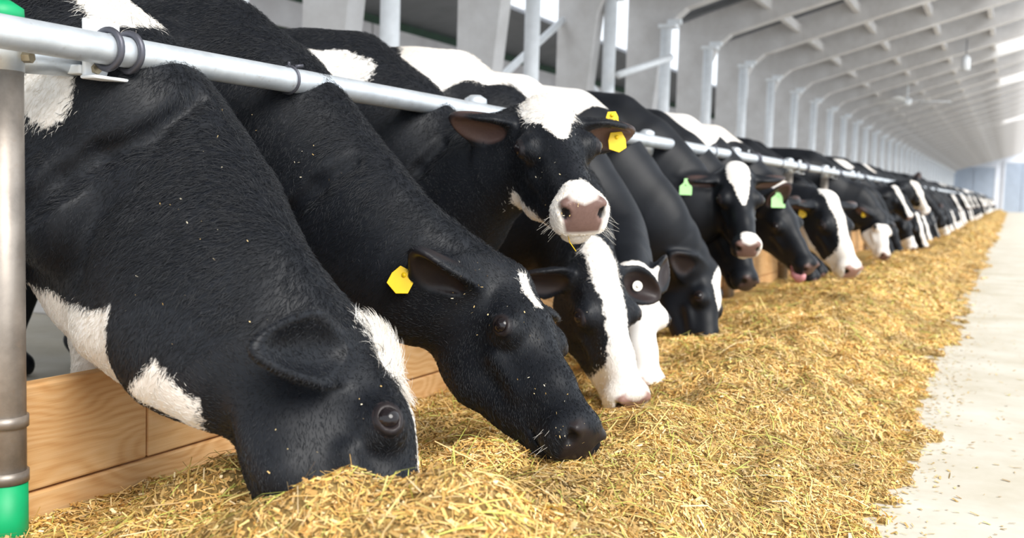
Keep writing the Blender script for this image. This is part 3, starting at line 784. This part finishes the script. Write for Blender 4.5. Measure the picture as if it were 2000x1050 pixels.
def muzzle_at(poll, px, py, length=0.56, nearer=True):
    """muzzle tip on a sight line, one head length from the poll"""
    v = unit(W2C @ np.array([px - CX, py - CY, F_PX])); o = CAM - np.array(poll); b = o @ v; c = o @ o - length ** 2; q = b * b - c
    t = -b if q <= 0 else (-b - math.sqrt(q) if nearer else -b + math.sqrt(q))
    return CAM + v * t

def chaff(cw, pts, spread, n, seed):
    """crumbs of feed caught in the coat around some places"""
    r = np.random.default_rng(seed); V, Q, C = [], [], []
    for _ in range(n):
        px, py = pts[r.integers(0, len(pts))]; q = cw.trace(px + r.normal() * spread, py + r.normal() * spread)
        if np.linalg.norm(q - CAM) > 6: continue
        d = unit(r.normal(size=3)); u = unit(np.cross(d, r.normal(size=3))); L = r.uniform(0.001, 0.0035); w_ = r.uniform(0.0006, 0.0015)
        q = q + unit(CAM - q) * 0.006; b = len(V)
        V += [q - d * L - u * w_, q + d * L - u * w_, q + d * L + u * w_, q - d * L + u * w_]; Q.append((b, b + 1, b + 2, b + 3))
        c = ((0.85, 0.78, 0.6), (0.75, 0.58, 0.3), (0.6, 0.4, 0.15))[r.integers(0, 3)]; C += [c] * 4
    me = tri_mesh('chaff', np.array(V), np.array(Q), False); a = me.color_attributes.new('col', 'FLOAT_COLOR', 'POINT')
    a.data.foreach_set('color', np.concatenate([np.array(C), np.ones((len(C), 1))], 1).astype(f32).ravel())
    tag(obj_from('chaff', me, M['straw'], cw.root), kind='stuff')

def none(P, h, inh): return np.full(len(P), -0.1, f32)
vp = view_point
def mx(*a):
    r = a[0]
    for b in a[1:]: r = np.maximum(r, b)
    return r
def only(inh, v): return np.where(inh, v, -0.1)

# 1: nearest cow, head buried in the feed
pl = vp(745, 672, 0.60)
c1 = Cow(1.80, pl, muzzle_at(pl, 942, 1195, 0.60), 103, neck=vp(420, 610, 0.30), nd=0.235, n1=(-0.04, 1.87, 0.74), ears=[((0.12, -0.72, -0.66), (0.35, -0.75, 0.55)), DEFAULT_EARS[1]])
c1.extra.append((np.array((0.0, 1.84, 0.46)), np.array((-0.10, 1.82, 0.50)), 0.07, 0.09, 0.09))
c1.extra.append((np.array((-0.02, 1.69, 0.50)), np.array((0.05, 1.71, 0.41)), 0.085, 0.045, 0.08))
c1.groove([(395, 190), (300, 265), (200, 305), (120, 350), (50, 410)], 0.022, 0.035)
b1 = [c1.trace(*p) for p in ((250, 15), (90, 175))]
def coat1(P, h, inh):
    f = only(inh, blaze(h, [-0.08, -0.03, 0.02, 0.08, 0.14, 0.20, 0.30, 0.42, 0.6], [0.03, 0.075, 0.085, 0.07, 0.035, 0.014, 0.022, 0.05, 0.06], -0.10))
    chest = np.minimum(0.575 + 0.03 * hide_noise(P, 2) - P[:, 2], np.minimum(0.13 + 0.03 * hide_noise(P, 3) - P[:, 0], P[:, 0] + 0.75))
    thr = np.where(inh, np.minimum(np.minimum(-0.30 - h[:, 2], 0.045 - np.abs(h[:, 1] + 0.0)), np.minimum(0.14 - h[:, 0], h[:, 0] + 0.06)), -0.1)
    return mx(f, chest, thr, blob(P, b1[0], (0.10, 0.10, 0.10)), blob(P, b1[1], (0.06, 0.08, 0.085)), blob(P, (-1.4, 1.78, 1.2), (0.35, 0.5, 0.4)))
build_cow(c1, 0.0061, 0.0155, coat1, 0.5, 'nearest black cow with shaggy white forehead and head buried in the feed', ear_pink=0, fur=160000, tuft=1.0)

pl = vp(1003, 520, 0.60)
c2 = Cow(2.42, pl, muzzle_at(pl, 1200, 825, 0.56), 68, neck=(0.28, 2.37, 0.635), nd=0.20, nw=0.105, ears=[((-0.30, -0.95, 0.05), (0.5, -0.65, -0.5)), DEFAULT_EARS[1]])
c2.groove([(690, 318), (620, 365), (560, 420), (500, 500)], 0.02, 0.035)
def coat2(P, h, inh):
    return mx(only(inh, np.minimum(0.016 - np.abs(h[:, 1] + 0.012), np.minimum(0.055 - np.abs(h[:, 0] - 0.10), h[:, 2] + 0.05))), blob(P, (-1.3, 2.42, 1.1), (0.4, 0.5, 0.3)))
build_cow(c2, 0.0061, 0.0155, coat2, 0.02, 'black cow with small white forehead streak and yellow ear tag, muzzle in the feed', ear_pink=0.03, fur=120000, tuft=0.1)

pl = vp(1066, 192, 0.44)
c3 = Cow(3.10, pl, muzzle_at(pl, 1150, 368, 0.56), 28, neck=(0.16, 3.08, 0.87), nd=0.20, ears=[((-0.16, -0.97, 0.16), (0.80, -0.25, -0.45)), ((-0.15, 0.97, -0.12), (0.85, 0.25, -0.40))])
c3.groove([(865, 280), (820, 330), (770, 385)], 0.018, 0.03)
b3 = [c3.trace(*p) for p in ((620, 130), (655, 205))]
def coat3(P, h, inh):
    f = only(inh, blaze(h, [-0.06, -0.02, 0.03, 0.10, 0.16, 0.22, 0.25], [0.03, 0.07, 0.082, 0.07, 0.04, 0.016, -0.03], -0.08))
    mz = only(inh, np.minimum(h[:, 0] - 0.41 - 0.9 * np.clip(-0.09 - h[:, 2], 0, 0.05), 0.1))
    jaw = only(inh, np.minimum(np.minimum(-0.185 - 0.1 * h[:, 0] - h[:, 2] + 0.16 * np.clip(h[:, 0] - 0.2, 0, 1), h[:, 0] - 0.14), 0.30 + h[:, 2]))
    return mx(f, mz, jaw, blob(P, b3[0], (0.2, 0.14, 0.10)), blob(P, b3[1], (0.05, 0.06, 0.07)), blob(P, (-1.5, 3.1, 1.2), (0.4, 0.5, 0.4)))
build_cow(c3, 0.0061, 0.0155, coat3, 0.42, 'cow with raised head looking out over the rail, white poll and pale muzzle', ear_pink=0.3, fur=90000)

pl = vp(1172, 500, 0.46)
c4 = Cow(3.82, pl, muzzle_at(pl, 1262, 780, 0.56), 34, neck=(0.2, 3.75, 0.72), top=1.43, ears=[((-0.05, -0.97, 0.1), (0.75, -0.35, 0.3)), ((0.35, 0.9, -0.15), (0.3, -0.3, 0.9))])
b4 = [c4.trace(*p) for p in ((640, 108), (735, 118))]
def coat4(P, h, inh):
    f = only(inh, blaze(h, [-0.1, -0.04, 0.05, 0.15, 0.28, 0.36, 0.42, 0.55], [0.0, 0.05, 0.055, 0.045, 0.04, 0.06, 0.12, 0.14], -0.30))
    back = np.minimum(mx(blob(P, (-0.55, 3.82, 1.42), (0.55, 0.5, 0.22), 0.4), blob(P, (-1.6, 3.9, 1.35), (0.3, 0.5, 0.25))), 0.1)
    back = np.minimum(back, -mx(blob(P, b4[0], (0.14, 0.2, 0.08)), blob(P, b4[1], (0.10, 0.2, 0.09))))
    return mx(f, back)
build_cow(c4, 0.0073, 0.018, coat4, 0.8, 'cow with broad white blaze and round button tag feeding below the raised head', fur=60000, ear_pink=0.04)

pl = vp(1245, 520, 0.44)
c5 = Cow(4.45, pl, muzzle_at(pl, 1290, 745, 0.56), 30, neck=(0.2, 4.36, 0.58), nd=0.18, n1=(-0.05, 4.45, 0.72), ears=[((-0.35, -0.90, -0.15), (0.85, -0.35, -0.35)), ((-0.85, 0.5, 0.0), (0.4, 0.5, 0.5))])
def coat5(P, h, inh):
    return mx(only(inh, np.minimum(np.minimum(0.1, h[:, 0] + 0.03), 0.105 - np.abs(h[:, 1]))), blob(P, (-0.6, 4.45, 1.3), (0.4, 0.5, 0.25)))
build_cow(c5, 0.009, 0.021, coat5, 0.8, 'white-faced cow half hidden behind the cow with the button tag', ear_pink=0.03)

pl = vp(1398, 520, 0.42)
c6 = Cow(5.15, pl, muzzle_at(pl, 1420, 712, 0.56), 70, neck=(0.14, 5.15, 0.66), nd=0.185, n1=(-0.05, 5.15, 0.73), ears=[((-0.55, -0.8, 0.1), (0.4, -0.7, -0.5)), DEFAULT_EARS[1]])
c6.world_ear(0, -W2C[:, 0] * 0.45 + np.array((0, 0, 0.35)) + unit(CAM - c6.poll) * 0.6, unit(CAM - c6.poll) - np.array((0, 0, 0.3)) + W2C[:, 0] * 0.4)
def coat6(P, h, inh):
    return mx(only(inh, blaze(h, [-0.02, 0.03, 0.10, 0.2, 0.26], [-0.02, 0.03, 0.05, 0.03, -0.02], -0.05)), blob(P, (-0.35, 5.15, 1.38), (0.2, 0.3, 0.2)))
build_cow(c6, 0.009, 0.021, coat6, 0.05, 'dark cow with white forehead patch, face half sunk in the feed', ear_pink=0.03)

pl = vp(1440, 322, 0.38)
c7 = Cow(5.85, pl, muzzle_at(pl, 1470, 470, 0.56), 20, neck=(0.15, 5.92, 0.73), nd=0.17, top=1.44, ears=[((0.05, -0.98, 0.1), (0.80, -0.25, -0.45)), DEFAULT_EARS[1]])
def coat7(P, h, inh):
    f = only(inh, blaze(h, [-0.06, 0.0, 0.05, 0.12, 0.2, 0.26, 0.28], [0.02, 0.06, 0.065, 0.05, 0.03, 0.012, -0.03], -0.08))
    mz = only(inh, np.minimum(h[:, 0] - 0.43, 0.06 - np.abs(h[:, 1] - 0.02)))
    return mx(f, mz)
build_cow(c7, 0.009, 0.022, coat7, 0.5, 'cow with raised head, white forehead and a pale green tag in its near ear')

pl = vp(1440, 385, 0.34)
c7b = Cow(6.5, pl, muzzle_at(pl, 1490, 545, 0.56), 60, neck=(0.10, 6.45, 0.78))
build_cow(c7b, 0.012, 0.025, none, 0.15, 'dark-nosed cow mostly hidden behind the green-tagged raised head')

pl = vp(1520, 378, 0.40)
c8 = Cow(7.15, pl, muzzle_at(pl, 1604, 515, 0.56), 52, neck=(0.12, 7.1, 0.80), nd=0.195, top=1.42)
c8.world_ear(0, W2C[:, 0] * 0.55 + np.array((0, 0, 0.55)) + unit(CAM - c8.poll) * 0.5, unit(CAM - c8.poll) - np.array((0, 0, 0.5)))
def coat8(P, h, inh): return mx(blob(P, (-0.35, 7.15, 1.3), (0.3, 0.3, 0.25)))
build_cow(c8, 0.010, 0.023, coat8, 0.3, 'black-faced cow licking its nose with a green tag on its ear')

pl = vp(1622, 378, 0.62)
c9 = Cow(8.0, pl, muzzle_at(pl, 1686, 520, 0.62), 48, neck=(0.22, 7.9, 0.76), nd=0.195, ears=[((-0.2, -0.95, 0.0), (0.6, -0.6, -0.45)), DEFAULT_EARS[1]])
def coat9(P, h, inh):
    return mx(only(inh, blaze(h, [-0.08, -0.02, 0.1, 0.2, 0.3, 0.4, 0.55], [0.02, 0.055, 0.045, 0.035, 0.04, 0.08, 0.12], -0.2)), only(inh, np.minimum(-0.19 - h[:, 2], 0.05)), blob(P, (-0.4, 8.0, 1.35), (0.3, 0.3, 0.2)))
build_cow(c9, 0.0105, 0.024, coat9, 0.85, 'cow with full white blaze and pink nose, small yellow tag in its ear')

pl = vp(1728, 415, 0.52)
c10 = Cow(float(pl[1]), pl, muzzle_at(pl, 1742, 497, 0.56), 55, neck=(0.18, float(pl[1]), 0.78))
def coat10(P, h, inh): return mx(only(inh, np.minimum(h[:, 0] - 0.16, 0.1)))
build_cow(c10, 0.013, 0.027, coat10, 0.6, 'black-necked cow with white lower face dipping into the feed', eyes=True)

pl = vp(1790, 418, 0.55)
c11 = Cow(float(pl[1]) + 0.1, pl, muzzle_at(pl, 1820, 485, 0.56, False), 60, neck=(0.2, float(pl[1]), 0.76))
def coat11(P, h, inh): return mx(only(inh, blaze(h, [-0.03, 0.0, 0.3, 0.5], [0.02, 0.03, 0.045, 0.05], -0.1)))
build_cow(c11, 0.013, 0.027, coat11, 0.3, 'dark cow with narrow white blaze below the raised white face')

pl = vp(1790, 362, 0.50)
c12 = Cow(float(pl[1]) + 0.3, pl, muzzle_at(pl, 1822, 416, 0.56, False), 45, neck=(0.2, float(pl[1]), 0.90))
def coat12(P, h, inh): return mx(only(inh, blaze(h, [-0.08, 0.0, 0.3, 0.4, 0.55], [0.03, 0.06, 0.05, 0.1, 0.12], -0.25)), blob(P, (-0.5, c12.Y, 1.35), (0.5, 0.4, 0.2)))
build_cow(c12, 0.013, 0.027, coat12, 0.8, 'white-faced cow holding its head level above its feeding neighbour')

pl = vp(1838, 415, 0.58)
c13 = Cow(float(pl[1]), pl, muzzle_at(pl, 1860, 458, 0.56, False), 55, neck=(0.2, float(pl[1]), 0.78))
def coat13(P, h, inh): return mx(only(inh, np.minimum(h[:, 0] - 0.30, 0.1)))
build_cow(c13, 0.014, 0.028, coat13, 0.7, 'dark cow with white muzzle just beyond the raised white face')

# the rest of the row, too small in the photo to show their parts: copies of five bodies
def far_cow(poll, mz, phi, coat):
    c = Cow(0.0, poll, mz, phi, neck=(0.15, 0, 0.78), toward=(1.8, -14, 0.85))
    e = c.bounds(); lo, hi = e.min(0) - 0.02, e.max(0) + 0.02
    V, Q = net_mesh(c.sdf, [axis_coords(-2.52, max(hi[0], 0.4), lo[0], hi[0], 0.014, 0.03), axis_coords(min(lo[1], -0.45), max(hi[1], 0.45), lo[1], hi[1], 0.014, 0.03), axis_coords(-0.04, max(hi[2], 1.48), max(lo[2], 0), hi[2], 0.014, 0.03)])
    me = tri_mesh('cow', V, Q); P = V.astype(f32); h = c.to_head(P); inh = ln(h - np.array((0.22, 0, -0.1), f32)) < 0.5
    w = np.clip(coat(P, h, inh), -0.2, 0.2)
    for nm, arr in (('w', w), ('k', np.where(inh, muzzle_skin(h), -0.1)), ('p', np.full(len(P), 0.5))):
        a = me.attributes.new(nm, 'FLOAT', 'POINT'); a.data.foreach_set('value', arr.astype(f32))
    me.materials.append(M['coat']); return me
FAR = [far_cow((0.50, -0.03, 0.60), (0.74, 0.02, 0.14), 60, lambda P, h, i: mx(only(i, blaze(h, [-0.05, 0.1, 0.4, 0.55], [0.02, 0.03, 0.05, 0.06], -0.1)), blob(P, (-0.6, 0, 1.35), (0.3, 0.3, 0.15)))),
       far_cow((0.46, 0.04, 0.62), (0.70, 0.10, 0.16), 65, lambda P, h, i: blob(P, (-1.3, 0, 1.3), (0.4, 0.5, 0.3))),
       far_cow((0.38, -0.05, 1.02), (0.64, -0.10, 0.64), 40, lambda P, h, i: mx(only(i, blaze(h, [-0.05, 0.1, 0.3, 0.55], [0.03, 0.04, 0.02, 0.06], -0.1)), blob(P, (-0.4, 0, 1.35), (0.3, 0.3, 0.12)))),
       far_cow((0.52, 0.0, 0.64), (0.74, -0.03, 0.18), 55, lambda P, h, i: mx(only(i, np.minimum(h[:, 0] - 0.33, 0.1)), blob(P, (-1.6, 0, 1.2), (0.5, 0.5, 0.4))))]
taken = [c.Y for c in (c9, c10, c11, c12, c13)]
y = 8.75
while y < 97:
    gap = min(abs(y - t) for t in taken)
    if gap < 0.62: y += 0.08; continue
    o = link(bpy.data.objects.new('cow', FAR[int(RNG.integers(0, 4)) if y > 14 else 1])); o.location = (RNG.uniform(-0.08, 0.05) - (0.3 if y < 11.2 else 0), y, 0); o.scale = (1, 1, RNG.uniform(0.96, 1.03))
    tag(o, 'distant black and white cow feeding far down the row', 'cow', 'distant cows along the feed rail')
    y += RNG.uniform(0.68, 0.82)

# ------------------------------------------------------------------ ear tags, tongue
ear_tag(c2, -1, 0.10, PENTA, M['yellow'], 0.062, face=(0.45, -0.85, 0.2), tilt=-0.45, on=(790, 538))
ear_tag(c2, 1, 0.12, PENTA, M['yellow'], 0.055, tilt=0.2)
ear_tag(c3, 1, 0.145, PENTA, M['yellow'], 0.060, face=(0.6, -0.8, 0.1), tilt=0.12, drop=0.005, out=0.02)
ear_tag(c3, 1, 0.145, PENTA, M['yellow'], 0.042, face=(0.5, -0.8, 0.1), out=-0.022, drop=-0.035, tilt=0.1)
o = ear_tag(c4, 1, 0.10, ROUND, M['ivory'], 0.040, face=(0.6, -0.78, 0.1), on=(1241, 567))
ear_tag(c7, -1, 0.12, BELL, M['lime'], 0.075, face=(0.6, -0.8, 0), on=(1338, 360))
ear_tag(c8, -1, 0.13, BELL, M['lime'], 0.095, face=(0.55, -0.85, 0.1), on=(1530, 378))
ear_tag(c9, -1, 0.13, PENTA, M['yellow'], 0.06, face=(0.55, -0.85, 0.1), on=(1566, 412))
ear_tag(c10, -1, 0.12, PENTA, M['yellow'], 0.05, face=(0.6, -0.8, 0.1), out=0.03)
ear_tag(c11, -1, 0.12, PENTA, M['yellow'], 0.05, face=(0.6, -0.8, 0.1), out=0.03)
ear_tag(c12, -1, 0.12, PENTA, M['yellow'], 0.06, face=(0.6, -0.8, 0.1), out=0.03)
bm = bmesh.new(); add_tube(bm, [Vector(c8.to_world(q)) for q in ((0.42, -0.03, -0.14), (0.480, -0.055, -0.148), (0.522, -0.070, -0.128), (0.530, -0.070, -0.10), (0.522, -0.066, -0.080))], [0.022, 0.028, 0.028, 0.022, 0.008], 14)
mesh_obj('tongue', bm, M['tongue'], c8.root, True)

chaff(c1, [(470, 330), (300, 600), (620, 640), (690, 740), (560, 880), (400, 420)], 70, 40, 1)
chaff(c2, [(925, 545), (940, 580), (1000, 620), (1060, 760), (480, 260), (600, 330), (1110, 850), (1130, 840)], 28, 70, 2)
chaff(c3, [(1100, 400), (1115, 410), (1090, 430), (1080, 340), (1140, 455)], 20, 45, 3)
chaff(c4, [(1150, 520), (1130, 650)], 25, 14, 4)

def whiskers(cw, n, seed):
    r = np.random.default_rng(seed); bm = bmesh.new()
    for i in range(n):
        sg = -1 if i % 2 else 1; a = np.array((r.uniform(0.44, 0.49), sg * r.uniform(0.055, 0.072), r.uniform(-0.15, -0.09))); o_ = np.array((r.uniform(0.2, 0.8), sg * 1.0, r.uniform(-0.9, 0.1)))
        o_ = unit(o_) * r.uniform(0.03, 0.055); p = [cw.to_world(a + o_ * t + np.array((0, 0, -0.006 * t * t))) for t in (0, 0.5, 1)]
        add_tube(bm, [Vector(q) for q in p], [0.0003, 0.00025, 0.00015], 5)
    tag(mesh_obj('whiskers', bm, M['ivory'], cw.root), kind='stuff')
whiskers(c3, 26, 5); whiskers(c2, 12, 6)
a = c3.to_world((0.475, -0.03, -0.142))
bm = bmesh.new(); add_tube(bm, [Vector(a), Vector(a + np.array((0.012, -0.01, -0.025))), Vector(a + np.array((0.035, -0.015, -0.05)))], [0.0016, 0.0014, 0.001], 6)
tag(mesh_obj('straw_stalk', bm, M['yellow'], smooth=True), 'short yellow straw hanging from the lips of the raised head', 'straw')

# ------------------------------------------------------------------ feed heap
def vnoise(x, y, seed, sc):
    r = np.random.default_rng(seed); G = r.random((256, 256)).astype(f32)
    x = x * sc; y = y * sc; xi = np.floor(x).astype(int); yi = np.floor(y).astype(int); fx = x - xi; fy = y - yi
    fx = fx * fx * (3 - 2 * fx); fy = fy * fy * (3 - 2 * fy)
    g = lambda a, b: G[a % 256, b % 256]
    return (g(xi, yi) * (1 - fx) + g(xi + 1, yi) * fx) * (1 - fy) + (g(xi, yi + 1) * (1 - fx) + g(xi + 1, yi + 1) * fx) * fy - 0.5
def feed_h(x, y):
    edge = 1.52 + 0.14 * vnoise(x * 0, y, 1, 0.9) + 0.16 * vnoise(x, y, 2, 5) + 0.16 * vnoise(x, y, 8, 16)
    prof = np.interp(x, [-0.2, 0.0, 0.25, 0.5, 0.75, 0.95, 1.15, 1.35], [0.05, 0.06, 0.08, 0.11, 0.155, 0.195, 0.15, 0.055])
    h = prof * np.clip((edge - x) / 0.25, 0, 1)
    lump = 0.13 * vnoise(x, y, 3, 1.7) + 0.09 * vnoise(x, y, 4, 4.5) + 0.045 * vnoise(x, y, 5, 11) + 0.016 * vnoise(x, y, 6, 32)
    g = lambda a, b, r: np.exp(-((x - a) ** 2 + (y - b) ** 2) / r ** 2)
    h = h + 0.13 * g(0.95, 1.45, 0.30) + 0.10 * g(0.60, 1.50, 0.30) + 0.08 * g(0.32, 1.75, 0.2) - 0.07 * g(0.75, 2.5, 0.26) - 0.10 * g(0.68, 3.28, 0.26) + 0.05 * g(1.0, 3.0, 0.4)
    h = h + lump * np.clip(h / 0.12, 0, 1)
    return np.where(x > edge, -0.02, np.maximum(h, 0.0))
def grid(x0, x1, y0, y1, nx, ny):
    gx, gy = np.meshgrid(np.linspace(x0, x1, nx), np.linspace(y0, y1, ny), indexing='ij')
    V = np.stack([gx.ravel(), gy.ravel(), feed_h(gx.ravel(), gy.ravel())], 1)
    i = np.arange(nx * ny).reshape(nx, ny); Q = np.stack([i[:-1, :-1], i[1:, :-1], i[1:, 1:], i[:-1, 1:]], -1).reshape(-1, 4)
    return V, Q
g1 = grid(-0.155, 1.75, 0.4, 8.0, 110, 400); g2 = grid(-0.155, 1.75, 8.0, 98, 60, 800)
V = np.concatenate([g1[0], g2[0]]); Q = np.concatenate([g1[1], g2[1] + len(g1[0])])
feed_me = tri_mesh('feed_heap', V, Q); feed_me.materials.append(M['feed'])
feed = link(bpy.data.objects.new('feed_heap', feed_me)); tag(feed, 'long heap of chopped golden hay and silage along the alley', 'animal feed', kind='stuff')

PAL = np.array([(0.76, 0.52, 0.18), (0.84, 0.62, 0.26), (0.66, 0.42, 0.12), (0.90, 0.72, 0.38), (0.56, 0.34, 0.10), (0.66, 0.55, 0.14), (0.78, 0.70, 0.27), (0.42, 0.24, 0.07), (0.92, 0.80, 0.52)])
PROB = np.array([0.20, 0.18, 0.16, 0.12, 0.12, 0.07, 0.07, 0.05, 0.03])
def flakes(n, ys, xs, lmin, lmax, wmin, wmax, lift=0.5, green=0.0, curve=False):
    x = xs(n); y = ys(n); z = feed_h(x, y); ok = z > 0.004; x, y, z = x[ok], y[ok], z[ok]; n = len(x)
    e = 0.012; nx = -(feed_h(x + e, y) - feed_h(x - e, y)) / (2 * e); ny = -(feed_h(x, y + e) - feed_h(x, y - e)) / (2 * e)
    nn = np.stack([np.clip(nx, -1.2, 1.2), np.clip(ny, -1.2, 1.2), np.ones(n)], 1); nn /= np.linalg.norm(nn, axis=1)[:, None]
    d = RNG.normal(size=(n, 3)); d -= nn * (np.einsum('ij,ij->i', d, nn) * (1 - lift * RNG.random(n) ** 2))[:, None]; d /= np.linalg.norm(d, axis=1)[:, None]
    s = np.cross(d, nn + RNG.normal(size=(n, 3)) * 0.45); s /= np.linalg.norm(s, axis=1)[:, None]
    L = lmin + (lmax - lmin) * RNG.random(n) ** 2; Wd = wmin + (wmax - wmin) * RNG.random(n)
    c = np.stack([x, y, z], 1) + nn * (RNG.random(n) * 0.012 - 0.002)[:, None]
    up = np.cross(s, d); k = 3 if curve else 2
    bow = (RNG.random(n) * 0.18 * L)[:, None] * up * np.sign(np.einsum('ij,ij->i', up, nn))[:, None]
    rows = []
    for j in range(k):
        t = j / (k - 1) - 0.5
        q = c + d * (L * t)[:, None] + (bow * (0.25 - t * t) * 4 if curve else 0); wv = s * (Wd * (0.5 if k == 2 or j == 1 else 0.4))[:, None]
        rows += [q - wv, q + wv]
    V = np.stack(rows, 1).reshape(-1, 3); base = (np.arange(n) * 2 * k)[:, None]
    Q = np.concatenate([base + np.array([[2 * j, 2 * j + 1, 2 * j + 3, 2 * j + 2]]) for j in range(k - 1)])
    ci = RNG.choice(len(PAL), n, p=PROB); col = PAL[ci] * (0.8 + 0.4 * RNG.random((n, 1)))
    col = col * (1.0 + 0.55 * (vnoise(x, y, 21, 5) + vnoise(x, y, 22, 14)))[:, None] * np.array((0.98, 0.895, 0.84))
    g = RNG.random(n) < green; col[g] = np.array((0.55, 0.60, 0.12)) * (0.7 + 0.5 * RNG.random((g.sum(), 1)))
    return V, Q, np.repeat(col, 2 * k, 0)
ux = lambda a, b: (lambda n: a + (b - a) * RNG.random(n))
sets = [flakes(120000, ux(0.6, 3.6), ux(-0.15, 1.62), 0.006, 0.042, 0.001, 0.0045, 0.7), flakes(22000, ux(0.6, 3.6), ux(-0.15, 1.62), 0.006, 0.026, 0.004, 0.009),
        flakes(95000, ux(3.6, 7.5), ux(-0.1, 1.62), 0.010, 0.050, 0.002, 0.007, 0.7),
        flakes(60000, ux(7.5, 18), ux(0.2, 1.62), 0.016, 0.05, 0.006, 0.014),
        flakes(30000, lambda n: 18 + 60 * RNG.random(n) ** 1.6, ux(0.3, 1.62), 0.03, 0.09, 0.012, 0.03),
        flakes(9000, ux(0.6, 4.5), ux(-0.12, 1.55), 0.04, 0.17, 0.0015, 0.0035, 0.5, 0.3, True),
        flakes(9000, ux(4.5, 11), ux(0.0, 1.55), 0.05, 0.16, 0.002, 0.005, 0.5, 0.3, True)]
# litter scattered over the bare concrete
n = 9000; x = 1.36 + np.abs(RNG.normal(size=n)) * 0.14 + (RNG.random(n) < 0.12) * RNG.random(n) * 0.7; y = 0.8 + 16 * RNG.random(n) ** 1.5; z = np.maximum(feed_h(x, y), 0) + 0.003
a = RNG.random(n) * 6.28; L = 0.006 + 0.022 * RNG.random(n) ** 2; w_ = 0.002 + 0.006 * RNG.random(n)
d = np.stack([np.cos(a), np.sin(a), 0.15 * RNG.normal(size=n)], 1) * L[:, None] / 2; s = np.stack([-np.sin(a), np.cos(a), 0 * a], 1) * w_[:, None] / 2; c = np.stack([x, y, z], 1)
sets.append((np.stack([c - d - s, c + d - s, c + d + s, c - d + s], 1).reshape(-1, 3), np.arange(4 * n).reshape(n, 4), np.repeat(PAL[RNG.choice(len(PAL), n, p=PROB)] * 0.8, 4, 0)))
off = 0; VV, QQ, CC = [], [], []
for v, q, c in sets: VV.append(v); QQ.append(q + off); CC.append(c); off += len(v)
sm = tri_mesh('straw', np.concatenate(VV), np.concatenate(QQ), False)
ca = sm.color_attributes.new('col', 'FLOAT_COLOR', 'POINT'); cc = np.concatenate(CC); ca.data.foreach_set('color', np.concatenate([cc, np.ones((len(cc), 1))], 1).astype(f32).ravel())
so = obj_from('straw', sm, M['straw'], feed); tag(so, kind='stuff')
